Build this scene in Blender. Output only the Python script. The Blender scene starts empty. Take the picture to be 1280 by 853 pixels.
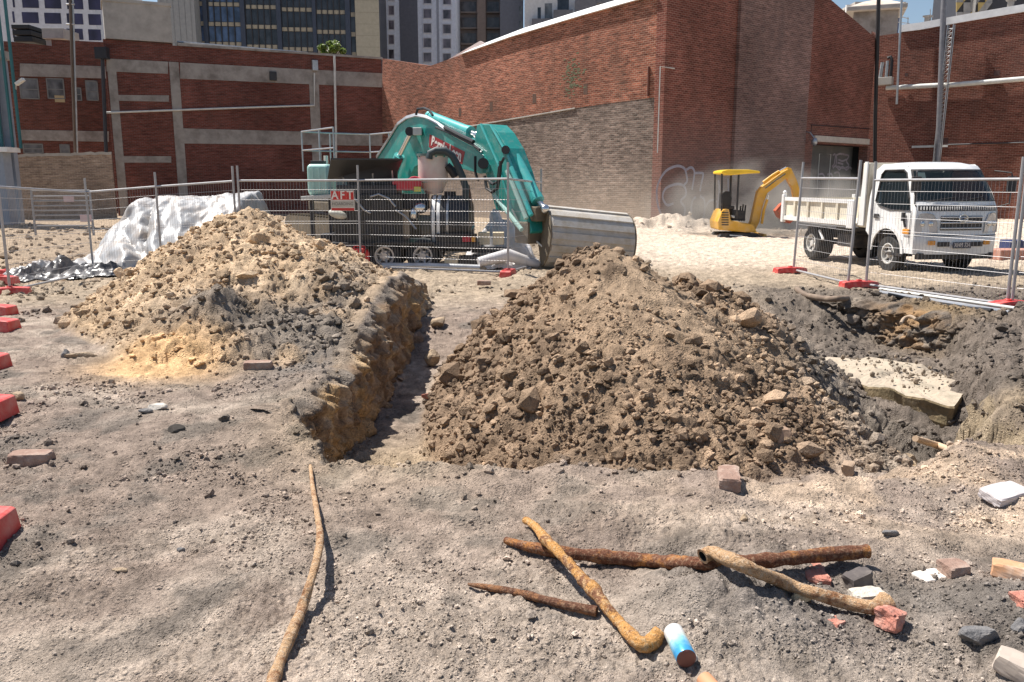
import bpy, math, random
import numpy as np
from mathutils import Vector, Matrix
random.seed(7); RNG = np.random.default_rng(11)
SC = bpy.context.scene
COL = SC.collection
R = math.radians
# ------------------------------------------------------------------ camera
PITCH = R(10.9); FPX = 1033.0; CAMZ = 2.0
cam = bpy.data.cameras.new('camera'); camo = bpy.data.objects.new('camera', cam); COL.objects.link(camo)
camo.location = (0, 0, CAMZ); camo.rotation_euler = (R(90) - PITCH, 0, 0)
cam.sensor_fit = 'HORIZONTAL'; cam.sensor_width = 36.0; cam.lens = 36.0 * FPX / 1280.0
cam.clip_start = 0.05; cam.clip_end = 5000
SC.camera = camo
# ------------------------------------------------------------------ sky, sun, exposure
SUN_AZ, SUN_EL = R(32), R(61)                 # from the left and a little behind the scene
w = bpy.data.worlds.new("World"); SC.world = w; w.use_nodes = True
nt = w.node_tree; bg = nt.nodes['Background']; sky = nt.nodes.new('ShaderNodeTexSky')
sky.sky_type = 'NISHITA'; sky.sun_disc = False; sky.sun_elevation = SUN_EL
sky.sun_rotation = -(math.pi / 2 - SUN_AZ); sky.air_density = 1.0; sky.dust_density = 1.0; sky.ozone_density = 1.0
nt.links.new(sky.outputs[0], bg.inputs[0]); bg.inputs[1].default_value = 0.068
sl = bpy.data.lights.new('sun', 'SUN'); sl.energy = 4.7; sl.angle = R(0.53); sl.color = (1.0, 0.95, 0.885)
so = bpy.data.objects.new('sun', sl); COL.objects.link(so)
sd = Vector((-math.cos(SUN_AZ) * math.cos(SUN_EL), math.sin(SUN_AZ) * math.cos(SUN_EL), math.sin(SUN_EL)))
so.rotation_euler = sd.to_track_quat('Z', 'Y').to_euler(); so.location = (-20, 10, 40)
SC.view_settings.view_transform = 'Standard'; SC.view_settings.look = 'None'
SC.view_settings.exposure = 0.78; SC.view_settings.gamma = 1.0
# ------------------------------------------------------------------ helpers
def ray(u, v):
    a = (u - 640) / FPX; d = (v - 427) / FPX
    return (a, math.cos(PITCH) - d * math.sin(PITCH), -math.sin(PITCH) - d * math.cos(PITCH))
def P(u, v, Y):
    """the place at distance Y that the photograph shows at (u, v)"""
    r = ray(u, v); t = Y / r[1]
    return Vector((r[0] * t, Y, CAMZ + r[2] * t))
def PG(u, v, z):
    r = ray(u, v); t = (z - CAMZ) / r[2]
    return Vector((r[0] * t, r[1] * t, z))
class Frame:
    """a vertical plane: local x runs along it, local y away from the viewer, z up"""
    def __init__(s, p, ang):
        s.p = Vector((p[0], p[1], 0)); s.ang = ang
        s.d = Vector((math.cos(ang), math.sin(ang), 0)); s.n = Vector((-math.sin(ang), math.cos(ang), 0))
    def pix(s, u, v, off=0.0):
        r = Vector(ray(u, v)); c = Vector((0, 0, CAMZ)); q = s.p + s.n * off
        t = (q - c).dot(s.n) / r.dot(s.n); h = c + r * t - s.p
        return (h.dot(s.d), h.z)
    def w(s, x, y, z): return s.p + s.d * x + s.n * y + Vector((0, 0, z))
class MB:
    def __init__(s): s.v = []; s.f = []; s.m = []; s.cur = 0
    def add(s, vs, fs):
        b = len(s.v); s.v += [tuple(p) for p in vs]; s.f += [tuple(b + i for i in f) for f in fs]; s.m += [s.cur] * len(fs); return s
    def box(s, x0, x1, y0, y1, z0, z1):
        if x0 > x1: x0, x1 = x1, x0
        if y0 > y1: y0, y1 = y1, y0
        if z0 > z1: z0, z1 = z1, z0
        vs = [(x, y, z) for z in (z0, z1) for y in (y0, y1) for x in (x0, x1)]
        return s.add(vs, [(0, 2, 3, 1), (4, 5, 7, 6), (0, 1, 5, 4), (2, 6, 7, 3), (0, 4, 6, 2), (1, 3, 7, 5)])
    def cbox(s, c, size, M=None):
        M = M or Matrix.Identity(3)
        vs = [Vector(c) + M @ Vector((x * size[0] / 2, y * size[1] / 2, z * size[2] / 2)) for z in (-1, 1) for y in (-1, 1) for x in (-1, 1)]
        return s.add(vs, [(0, 2, 3, 1), (4, 5, 7, 6), (0, 1, 5, 4), (2, 6, 7, 3), (0, 4, 6, 2), (1, 3, 7, 5)])
    def prism(s, poly, fn0, fn1):
        """poly of 2d points; fn0/fn1 turn one into the 3d point of the front/back cap"""
        n = len(poly); area = sum(poly[i][0] * poly[(i + 1) % n][1] - poly[(i + 1) % n][0] * poly[i][1] for i in range(n))
        if area < 0: poly = poly[::-1]
        vs = [fn0(*p) for p in poly] + [fn1(*p) for p in poly]
        return s.add(vs, [tuple(range(n)), tuple(reversed(range(n, 2 * n)))] + [(i, i + n, (i + 1) % n + n, (i + 1) % n) for i in range(n)])
    def wall(s, poly, y0, y1):
        return s.prism(poly, lambda a, b: (a, y0, b), lambda a, b: (a, y1, b))
    def tube(s, pts, r, n=8, closed=False, cap=True):
        pts = [Vector(p) for p in pts]; k = len(pts)
        rs = r if isinstance(r, (list, tuple)) else [r] * k
        rings = []; up = None
        for i in range(k):
            a = pts[(i - 1) % k] if (closed or i) else pts[0]; b = pts[(i + 1) % k] if (closed or i < k - 1) else pts[-1]
            t = (b - a).normalized()
            if up is None: up = Vector((0, 0, 1)) if abs(t.z) < .9 else Vector((1, 0, 0))
            x = t.cross(up)
            if x.length < 1e-5: x = t.orthogonal()
            x.normalize(); up = x.cross(t).normalized()
            rings.append([pts[i] + (x * math.cos(q * 2 * math.pi / n) + up * math.sin(q * 2 * math.pi / n)) * rs[i] for q in range(n)])
        vs = [p for rg in rings for p in rg]; fs = []
        for i in range(k if closed else k - 1):
            j = (i + 1) % k
            for q in range(n): fs.append((i * n + q, i * n + (q + 1) % n, j * n + (q + 1) % n, j * n + q))
        if cap and not closed: fs += [tuple(reversed(range(n))), tuple(range((k - 1) * n, k * n))]
        return s.add(vs, fs)
    def cyl(s, a, b, r, r2=None, n=16): return s.tube([a, b], [r, r if r2 is None else r2], n)
    def ring(s, c, axis, r_out, r_in, wid, n=28):
        """a flat band (tyre, rim) about an axis, square section"""
        c = Vector(c); ax = Vector(axis).normalized(); e = ax.orthogonal().normalized(); g = ax.cross(e); vs = []
        for q in range(n):
            a = q * 2 * math.pi / n; d = e * math.cos(a) + g * math.sin(a)
            ch = min(wid * .18, (r_out - r_in) * .4)
            for rr, ww in ((r_in, -wid / 2), (r_out - ch, -wid / 2), (r_out, -wid / 2 + ch), (r_out, wid / 2 - ch), (r_out - ch, wid / 2), (r_in, wid / 2)):
                vs.append(c + d * rr + ax * ww)
        return s.add(vs, [(q * 6 + k, q * 6 + (k + 1) % 6, ((q + 1) % n) * 6 + (k + 1) % 6, ((q + 1) % n) * 6 + k) for q in range(n) for k in range(6)])
    def grid(s, fn, nu, nv, u0=0, u1=1, v0=0, v1=1):
        vs = [fn(u0 + (u1 - u0) * i / nu, v0 + (v1 - v0) * j / nv) for j in range(nv + 1) for i in range(nu + 1)]
        return s.add(vs, [(j * (nu + 1) + i, j * (nu + 1) + i + 1, (j + 1) * (nu + 1) + i + 1, (j + 1) * (nu + 1) + i) for j in range(nv) for i in range(nu)])
    def sphere(s, c, r, nu=14, nv=8, M=None):
        r = r if isinstance(r, (list, tuple)) else (r, r, r); M = M or Matrix.Identity(3)
        vs = [Vector(c) + M @ Vector((r[0] * math.sin(math.pi * j / nv) * math.cos(2 * math.pi * i / nu), r[1] * math.sin(math.pi * j / nv) * math.sin(2 * math.pi * i / nu), r[2] * math.cos(math.pi * j / nv))) for j in range(nv + 1) for i in range(nu)]
        return s.add(vs, [(j * nu + i, (j + 1) * nu + i, (j + 1) * nu + (i + 1) % nu, j * nu + (i + 1) % nu) for j in range(nv) for i in range(nu)])
    def build(s, name, mat, parent=None, world=False, smooth=False, bevel=0, origin=None, seg=2, solid=0):
        me = bpy.data.meshes.new(name); vs = s.v
        if world and parent is not None:
            Mi = parent.matrix_basis.inverted(); vs = [tuple(Mi @ Vector(p)) for p in vs]
        if origin is not None: vs = [(p[0] - origin[0], p[1] - origin[1], p[2] - origin[2]) for p in vs]
        me.from_pydata(vs, [], s.f)
        for m in (mat if isinstance(mat, (list, tuple)) else [mat]): me.materials.append(m)
        if any(s.m): me.polygons.foreach_set('material_index', s.m)
        if smooth: me.polygons.foreach_set('use_smooth', [True] * len(s.f))
        o = bpy.data.objects.new(name, me); COL.objects.link(o)
        if origin is not None: o.location = origin
        if parent is not None: o.parent = parent
        if solid:
            md = o.modifiers.new('solid', 'SOLIDIFY'); md.thickness = solid; md.offset = 0
        if bevel:
            md = o.modifiers.new('bevel', 'BEVEL'); md.width = bevel; md.segments = seg; md.limit_method = 'ANGLE'; md.angle_limit = R(35)
        if smooth:
            try: me.set_sharp_from_angle(angle=R(38))
            except Exception: pass
        return o
def tag(o, label, cat, group=None, kind=None):
    if label: o['label'] = label
    if cat: o['category'] = cat
    if group: o['group'] = group
    if kind: o['kind'] = kind
    return o
def thing(name, label, cat, loc=(0, 0, 0), rz=0, group=None, scale=1):
    o = bpy.data.objects.new(name, None); COL.objects.link(o); o.empty_display_size = .2
    o.location = loc; o.rotation_euler = (0, 0, rz)
    o.matrix_basis = Matrix.Translation(Vector(loc)) @ Matrix.Rotation(rz, 4, 'Z')
    if scale != 1: o.scale = (scale,) * 3
    return tag(o, label, cat, group)
def copy_tree(o, parent=None):
    c = o.copy(); COL.objects.link(c)
    if parent is not None: c.parent = parent
    for ch in [x for x in KIDS.get(o, [])]: copy_tree(ch, c)
    return c
KIDS = {}
def dup(root, loc, rz, label, kids=None):
    """a copy of a thing with its parts and sub-parts"""
    r = root.copy(); COL.objects.link(r)
    r.matrix_basis = Matrix.Translation(Vector(loc)) @ Matrix.Rotation(rz, 4, 'Z')
    if label: r['label'] = label
    for ch in list(root.children):
        c = ch.copy(); COL.objects.link(c); c.parent = r
        for g in list(ch.children):
            e = g.copy(); COL.objects.link(e); e.parent = c
    return r
# ------------------------------------------------------------------ materials
def nodes_of(name):
    m = bpy.data.materials.new(name); m.use_nodes = True; t = m.node_tree
    return m, t, t.nodes['Principled BSDF'], t.nodes, t.links
def N(nodes, kind, **kw):
    n = nodes.new(kind)
    for k, v in kw.items(): setattr(n, k, v)
    return n
def mixc(nodes, links, fac, a, b, mode='MIX'):
    n = nodes.new('ShaderNodeMix'); n.data_type = 'RGBA'; n.blend_type = mode
    for s, v in ((n.inputs[0], fac), (n.inputs[6], a), (n.inputs[7], b)):
        if hasattr(v, 'links'): links.new(v, s)
        elif isinstance(v, (int, float)): s.default_value = v
        else: s.default_value = (*v, 1)
    return n.outputs[2]
def ramp(nodes, links, src, p0, p1, c0=(0, 0, 0), c1=(1, 1, 1)):
    n = nodes.new('ShaderNodeValToRGB'); e = n.color_ramp.elements
    e[0].position = p0; e[1].position = p1; e[0].color = (*c0, 1); e[1].color = (*c1, 1)
    links.new(src, n.inputs[0]); return n.outputs[0]
def noise(nodes, links, vec, scale, detail=4, rough=.55, mapscale=None):
    n = nodes.new('ShaderNodeTexNoise'); n.inputs['Scale'].default_value = scale; n.inputs['Detail'].default_value = detail; n.inputs['Roughness'].default_value = rough
    if mapscale:
        mp = nodes.new('ShaderNodeMapping'); mp.inputs['Scale'].default_value = mapscale; links.new(vec, mp.inputs[0]); vec = mp.outputs[0]
    links.new(vec, n.inputs['Vector']); return n.outputs['Fac']
def M_plain(name, c, rough=.6, metal=0, dirt=None, dscale=6, damt=.5, bump=0, bscale=40, spec=.5, coat=0, thr=(.45, .7)):
    m, t, b, ns, ls = nodes_of(name); tc = ns.new('ShaderNodeTexCoord'); ob = tc.outputs['Object']
    b.inputs['Roughness'].default_value = rough; b.inputs['Metallic'].default_value = metal; b.inputs['Specular IOR Level'].default_value = spec
    b.inputs['Coat Weight'].default_value = coat
    f1 = noise(ns, ls, ob, 3.1, 5); v = ramp(ns, ls, f1, .3, .75, (.86,) * 3, (1.08,) * 3)
    col = mixc(ns, ls, 1.0, c, v, 'MULTIPLY')
    if dirt:
        f = ramp(ns, ls, noise(ns, ls, ob, dscale, 7, .65), *thr)
        g = ns.new('ShaderNodeMath'); g.operation = 'MULTIPLY'; g.inputs[1].default_value = damt; ls.new(f, g.inputs[0])
        col = mixc(ns, ls, g.outputs[0], col, dirt)
    ls.new(col, b.inputs['Base Color'])
    if bump:
        bp = ns.new('ShaderNodeBump'); bp.inputs['Strength'].default_value = bump; bp.inputs['Distance'].default_value = .02
        ls.new(noise(ns, ls, ob, bscale, 5, .6), bp.inputs['Height']); ls.new(bp.outputs[0], b.inputs['Normal'])
    return m
def M_brick(name, c1, c2, mortar, stain=(.5, .45, .42), stain_amt=.4, bump=.6, dust=None, low=0.0, rows=.086, mort=.011, contrast=1.0, efflo=0.0):
    m, t, b, ns, ls = nodes_of(name); tc = ns.new('ShaderNodeTexCoord'); ob = tc.outputs['Object']
    sp = ns.new('ShaderNodeSeparateXYZ'); ls.new(ob, sp.inputs[0])
    ad = ns.new('ShaderNodeMath'); ad.operation = 'ADD'; ls.new(sp.outputs[0], ad.inputs[0]); ls.new(sp.outputs[1], ad.inputs[1])
    cb = ns.new('ShaderNodeCombineXYZ'); ls.new(ad.outputs[0], cb.inputs[0]); ls.new(sp.outputs[2], cb.inputs[1])
    bk = ns.new('ShaderNodeTexBrick'); ls.new(cb.outputs[0], bk.inputs['Vector'])
    bk.inputs['Scale'].default_value = 1; bk.inputs['Brick Width'].default_value = .24; bk.inputs['Row Height'].default_value = rows
    bk.inputs['Mortar Size'].default_value = mort; bk.inputs['Mortar Smooth'].default_value = .2; bk.inputs['Bias'].default_value = -.1
    bk.inputs['Color1'].default_value = (*c1, 1); bk.inputs['Color2'].default_value = (*c2, 1); bk.inputs['Mortar'].default_value = (*mortar, 1)
    # uneven firing: streaks that follow the courses
    st = noise(ns, ls, cb.outputs[0], 1.0, 6, .7, (1.6, 9, 1)); v = ramp(ns, ls, st, .3, .72, (1 - .45 * contrast,) * 3, (1 + .45 * contrast,) * 3)
    col = mixc(ns, ls, 1.0, bk.outputs['Color'], v, 'MULTIPLY')
    big = noise(ns, ls, cb.outputs[0], .22, 6, .6); v2 = ramp(ns, ls, big, .3, .7, (.62,) * 3, (1.38,) * 3)
    col = mixc(ns, ls, 1.0, col, v2, 'MULTIPLY')
    s1 = ramp(ns, ls, noise(ns, ls, cb.outputs[0], 1.0, 7, .65, (.9, .28, 1)), .5, .72)
    g = ns.new('ShaderNodeMath'); g.operation = 'MULTIPLY'; g.inputs[1].default_value = stain_amt; ls.new(s1, g.inputs[0])
    col = mixc(ns, ls, g.outputs[0], col, stain)
    if efflo:
        e1 = ramp(ns, ls, noise(ns, ls, cb.outputs[0], 1.0, 8, .75, (3.2, 1.6, 1)), .64, .72)
        g = ns.new('ShaderNodeMath'); g.operation = 'MULTIPLY'; g.inputs[1].default_value = efflo; ls.new(e1, g.inputs[0])
        col = mixc(ns, ls, g.outputs[0], col, (.55, .48, .45))
    if dust:   # dust from the dig, thrown up against the foot of the wall
        mr = ns.new('ShaderNodeMapRange'); mr.inputs[1].default_value = 0; mr.inputs[2].default_value = low; mr.inputs[3].default_value = .6; mr.inputs[4].default_value = 0
        ls.new(sp.outputs[2], mr.inputs[0]); col = mixc(ns, ls, mr.outputs[0], col, dust)
    ls.new(col, b.inputs['Base Color']); b.inputs['Roughness'].default_value = .92; b.inputs['Specular IOR Level'].default_value = .2
    bp = ns.new('ShaderNodeBump'); bp.inputs['Strength'].default_value = bump; bp.inputs['Distance'].default_value = .012
    hh = ns.new('ShaderNodeMath'); hh.operation = 'MULTIPLY_ADD'; hh.inputs[1].default_value = -1; ls.new(bk.outputs['Fac'], hh.inputs[0]); ls.new(st, hh.inputs[2])
    ls.new(hh.outputs[0], bp.inputs['Height']); ls.new(bp.outputs[0], b.inputs['Normal'])
    return m
def M_glass(name, tint=(.02, .03, .04), amt=.35, rough=.05):
    m, t, b, ns, ls = nodes_of(name); out = ns['Material Output']
    b.inputs['Base Color'].default_value = (*tint, 1); b.inputs['Roughness'].default_value = rough
    tr = ns.new('ShaderNodeBsdfTransparent'); tr.inputs[0].default_value = (.75, .82, .82, 1)
    mx = ns.new('ShaderNodeMixShader'); mx.inputs[0].default_value = 1 - amt
    ls.new(tr.outputs[0], mx.inputs[1]); ls.new(b.outputs[0], mx.inputs[2]); ls.new(mx.outputs[0], out.inputs[0]); return m
def M_window(name, c, rough=.12, var=(.5, 1.6), vs=1.5):
    m, t, b, ns, ls = nodes_of(name); tc = ns.new('ShaderNodeTexCoord')
    v = ramp(ns, ls, noise(ns, ls, tc.outputs['Object'], vs, 3, .5, (1, 1, .6)), .35, .65, (var[0],) * 3, (var[1],) * 3)
    ls.new(mixc(ns, ls, 1.0, c, v, 'MULTIPLY'), b.inputs['Base Color']); b.inputs['Roughness'].default_value = rough; return m
def M_soil(name, bump=.7, micro=90, attr='soil'):
    m, t, b, ns, ls = nodes_of(name); tc = ns.new('ShaderNodeTexCoord'); ob = tc.outputs['Object']
    at = ns.new('ShaderNodeAttribute'); at.attribute_name = attr
    n1 = noise(ns, ls, ob, 14, 8, .68); v = ramp(ns, ls, n1, .28, .72, (.66,) * 3, (1.28,) * 3)
    col = mixc(ns, ls, 1.0, at.outputs['Color'], v, 'MULTIPLY')
    n3 = noise(ns, ls, ob, 260, 3, .7); v3 = ramp(ns, ls, n3, .32, .68, (.58,) * 3, (1.36,) * 3)
    n5 = noise(ns, ls, ob, 75, 4, .75); v3 = mixc(ns, ls, 1.0, v3, ramp(ns, ls, n5, .32, .66, (.72,) * 3, (1.2,) * 3), 'MULTIPLY')
    col = mixc(ns, ls, 1.0, col, v3, 'MULTIPLY')
    ls.new(col, b.inputs['Base Color']); b.inputs['Roughness'].default_value = .95; b.inputs['Specular IOR Level'].default_value = .12
    n2 = noise(ns, ls, ob, micro, 6, .7)
    hs = [n2]
    for sc_, wt in ((38, .9), (95, .6)):      # crumbs too small to model
        vo = ns.new('ShaderNodeTexVoronoi'); vo.inputs['Scale'].default_value = sc_; vo.inputs['Randomness'].default_value = 1; ls.new(ob, vo.inputs['Vector'])
        rr = ns.new('ShaderNodeMapRange'); rr.inputs[1].default_value = .12; rr.inputs[2].default_value = .42; rr.inputs[3].default_value = wt; rr.inputs[4].default_value = 0; ls.new(vo.outputs['Distance'], rr.inputs[0])
        ms = ns.new('ShaderNodeMath'); ms.operation = 'MULTIPLY'; ls.new(rr.outputs[0], ms.inputs[0]); ls.new(ramp(ns, ls, noise(ns, ls, ob, 3.7 + sc_ * .03, 4), .42, .6), ms.inputs[1]); hs.append(ms.outputs[0])
    s1 = ns.new('ShaderNodeMath'); s1.operation = 'ADD'; ls.new(hs[0], s1.inputs[0]); ls.new(hs[1], s1.inputs[1]); s2 = ns.new('ShaderNodeMath'); s2.operation = 'ADD'; ls.new(s1.outputs[0], s2.inputs[0]); ls.new(hs[2], s2.inputs[1]); n2 = s2.outputs[0]
    bp = ns.new('ShaderNodeBump'); bp.inputs['Strength'].default_value = bump; bp.inputs['Distance'].default_value = .018
    ls.new(n2, bp.inputs['Height']); ls.new(bp.outputs[0], b.inputs['Normal']); return m
# ------------------------------------------------------------------ the ground
def _h(ix, iy, seed):
    n = (ix.astype(np.int64) * 374761393 + iy.astype(np.int64) * 668265263 + seed * 1442695041) & 0xffffffff
    n = ((n ^ (n >> 13)) * 1274126177) & 0xffffffff
    n = n ^ (n >> 16)
    return (n & 0xffffff).astype(np.float64) / 0xffffff
def vnoise(x, y, seed=0):
    x0 = np.floor(x); y0 = np.floor(y); fx = x - x0; fy = y - y0
    fx = fx * fx * fx * (fx * (fx * 6 - 15) + 10); fy = fy * fy * fy * (fy * (fy * 6 - 15) + 10)
    ix = x0.astype(np.int64); iy = y0.astype(np.int64)
    a = _h(ix, iy, seed); b = _h(ix + 1, iy, seed); c = _h(ix, iy + 1, seed); d = _h(ix + 1, iy + 1, seed)
    return (a * (1 - fx) + b * fx) * (1 - fy) + (c * (1 - fx) + d * fx) * fy - .5
def fbm(x, y, f, octs, seed=0, gain=.5):
    s = 0; a = 1.0
    for o in range(octs):
        cs, sn = math.cos(o * 1.1 + .4), math.sin(o * 1.1 + .4)
        s = s + a * vnoise((x * cs - y * sn) * f + 13.7 * o, (x * sn + y * cs) * f + 7.1 * o, seed + o); a *= gain; f *= 2.03
    return s
def cells(x, y, f, seed=0):
    """rounded lumps: 1 at a lump's middle, 0 between lumps"""
    X = x * f; Y = y * f; ix = np.floor(X).astype(np.int64); iy = np.floor(Y).astype(np.int64); best = np.full(X.shape, 9.0)
    for dx in (-1, 0, 1):
        for dy in (-1, 0, 1):
            cx = ix + dx; cy = iy + dy
            px = cx + _h(cx, cy, seed); py = cy + _h(cx, cy, seed + 91); sz = .35 + .65 * _h(cx, cy, seed + 17)
            best = np.minimum(best, ((X - px) ** 2 + (Y - py) ** 2) / (sz * sz) + .0)
    t = np.clip(1 - best * 1.5, 0, 1); return t * (1.6 - .6 * t)
def sm(a, b, x):
    t = np.clip((x - a) / (b - a), 0, 1); return t * t * (3 - 2 * t)
def smax(a, b, k):
    h = np.clip(.5 + .5 * (a - b) / k, 0, 1); return b * (1 - h) + a * h + k * h * (1 - h)
def sdpoly(x, y, poly):
    """signed distance, negative inside"""
    d = np.full(x.shape, 1e9); ins = np.zeros(x.shape, bool); n = len(poly)
    for i in range(n):
        ax, ay = poly[i]; bx, by = poly[(i + 1) % n]; ex, ey = bx - ax, by - ay
        t = np.clip(((x - ax) * ex + (y - ay) * ey) / (ex * ex + ey * ey), 0, 1)
        d = np.minimum(d, (x - ax - ex * t) ** 2 + (y - ay - ey * t) ** 2)
        if ay != by:
            c = ((ay > y) != (by > y)) & (x < (bx - ax) * (y - ay) / (by - ay) + ax); ins ^= c
    d = np.sqrt(d); return np.where(ins, -d, d)
LOW = [(-.93, 4.62), (-.2, 4.62), (.6, 4.5), (1.4, 4.42), (2.02, 4.45), (2.32, 4.82), (2.95, 5.02), (4.6, 5.15), (4.7, 5.45), (3.6, 5.8), (3.75, 6.7),
       (4.35, 7.6), (5.2, 9.1), (5.7, 10.2), (5.75, 11.2), (5.1, 12.2), (4.5, 12.9), (3.6, 14.2), (-1.3, 14.2), (-1.38, 10.9), (-1.42, 8.2), (-1.5, 5.75)]
def bump_at(x, y, cx, cy, rx, ry): return np.exp(-(((x - cx) / rx) ** 2 + ((y - cy) / ry) ** 2))
def cone(x, y, cx, cy, ax0, ax1, b0, b1, top, base, tip=.16):
    dx = x - cx; dy = y - cy
    r = np.sqrt((dx / np.where(dx < 0, ax0, ax1)) ** 2 + (dy / np.where(dy < 0, b0, b1)) ** 2 + tip * tip) - tip
    return base + (top - base) * (1 - r)
def terrain(x, y, detail=True):
    x = np.asarray(x, float); y = np.asarray(y, float)
    wx = x + .10 * fbm(x, y, 2.2, 4, 5); wy = y + .10 * fbm(x, y, 2.2, 4, 55)
    # the level the site stands on
    tracks = .05 * fbm(x * .22 + .1 * y, y * 1.3, 1.0, 4, 501) * sm(14, 19, y) * (1 - sm(30, 36, y)) + .03 * fbm(x * 1.4 + y * .3, y * .6, 1.6, 3, 511) * (1 - sm(5, 7, y))
    U = .43 - .16 * sm(7.5, 12, y) - .15 * sm(15, 22, y)
    U = U - .29 * sm(5.0, 10.5, -x) * sm(9, 15.5, y) * (1 - sm(24, 34, y))
    U = U - .20 * sm(2.9, 3.6, x) * sm(5.0, 5.8, y) * (1 - sm(9.5, 11, y))
    U = U + .07 * bump_at(x, y, 2.6, 4.6, .55, .35) + .03 * bump_at(x, y, 1.35, 3.0, .7, .8)
    U = U + .09 * bump_at(x, y, .84, 2.80, .34, .26) - .05 * bump_at(x, y, .55, 3.25, .25, .2) + .12 * sm(1.3, 2.2, x) * (1 - sm(2.6, 3.4, y))
    U = U + .06 * fbm(x, y, .6, 4, 21) * sm(1.5, 3, y)
    # the dug ground
    rampup = sm(8.2, 11.0, y) * (1 - sm(3.1, 3.9, x) * (1 - sm(11.4, 12.6, y)))
    F = -.16 + .43 * rampup + .36 * sm(-.4, .5, x) * (1 - sm(2.2, 2.6, x)) * (1 - sm(5.2, 6.6, y))
    F = F - 1.0 * np.clip(1.25 * bump_at(x, y, 3.3, 7.0, .62, 1.05), 0, 1) - .12 * sm(3.4, 4, x) * sm(8.3, 9, y) * (1 - sm(11, 12, y))
    F = F - .35 * sm(2.2, 2.8, x) * (1 - sm(7.8, 8.5, y)) * (1 - sm(4.6, 5.2, x))
    d = sdpoly(wx, wy, LOW)
    right = sm(3.2, 4.2, x)
    wid = .09 + .04 * right + .16 * right * (1 - sm(9.5, 10.5, y)) + .22 * sm(.3, 2.2, x) * (1 - right)
    k = sm(-1, 1, d / (wid + .02) + .9 * fbm(x, y, 2.0, 3, 8))
    B = F * (1 - k) + U * k
    wall = np.exp(-(d / .22) ** 2)
    # spoil heaps
    q = .18 * fbm(x, y, 1.1, 4, 31)
    m1 = cone(x - .08 * (7.55 - y), y, .82, 7.55, 1.42, 1.95, 3.25, 3.6, 1.36, -.12) + .6 * q * .8
    m1b = cone(x, y, 1.95, 8.8, 1.5, 1.5, 2.5, 2.8, 0.90, -.12) + .5 * q
    m1 = smax(m1, m1b, .12)
    edge = sm(-.02, .06, -(x + 1.40) + .06 * fbm(x, y, 3, 3, 77))
    m2 = cone(x - .30 * np.clip(11.2 - y, 0, 6), y, -3.62, 11.2, 2.05, 2.35, 4.3, 2.7, 1.62, .38, .10) + .8 * q
    m2 = smax(m2, cone(x, y, -2.85, 7.95, .55, .55, .65, .8, .98, .45, .2), .06)
    m2 = smax(m2, cone(x, y, -2.05, 9.6, 1.0, .9, 2.2, 2.0, .92, .40, .2), .1)
    m2 = m2 * edge + (-1) * (1 - edge)
    z = smax(B, m1, .06); z = smax(z, m2, .05)
    z = z + tracks
    # tailings by the far wall and bumps out on the yard
    z = z - .75 * bump_at(x, y, 3.50, 7.45, .46, .70)
    z = z + .42 * bump_at(x, y, 6.6, 33.5, 2.6, 1.1) * (1 + 1.2 * fbm(x, y, 1.2, 4, 3))
    on1 = sm(-.05, .12, m1 - B); on2 = sm(-.03, .1, m2 - B)
    far = sm(12, 16, y)
    if detail:
        bald = np.clip(1.3 * bump_at(x, y, 1.22, 6.8, .62, 1.0) + bump_at(x, y, -.6, 12.2, 1.4, 2.0) * .8, 0, 1)
        rough = .012 + .055 * on1 * (1 - .85 * bald) + .05 * on2 + .05 * wall * (z < .5) * (1 - sm(-1.2, 0, x) * (1 - sm(2, 3, x))) + .04 * right * sm(5.6, 6.5, y) * (1 - sm(12, 13.5, y)) + .022 * far * (1 - .6 * sm(20, 26, y)) * (1 - .5 * sm(1, 5, x)) + .04 * bump_at(x, y, .86, 2.92, .35, .3)
        z = z + rough * (1 - .8 * wall) * 1.6 * fbm(x, y, 2.6, 5, 41, .40)
        z = z + rough * (.5 * cells(x, y, 5.5, 3) + .42 * cells(x, y, 11, 4) + .22 * cells(x, y, 23, 6) - .35)
        z = z + .035 * fbm(x, y, 3.4, 3, 67, .5) + .010 * fbm(x, y, 13, 4, 61, .48) + .012 * (cells(x, y, 26, 9) - .2) * sm(-.05, .3, fbm(x, y, 1.7, 3, 14)) + .004 * cells(x, y, 48, 19) * (y < 6)
        # the slashes left by the bucket's teeth in the cut
        z = z + wall * (x < -.5) * .03 * fbm(x * 1.0, y * 4.0, 3, 3, 71)
    return z, on1, on2, wall, right, d
def H(x, y):
    return float(terrain(np.array([x]), np.array([y]))[0][0])
def lerpc(a, b, t): return a * (1 - t[..., None]) + np.array(b) * t[..., None]
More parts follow.
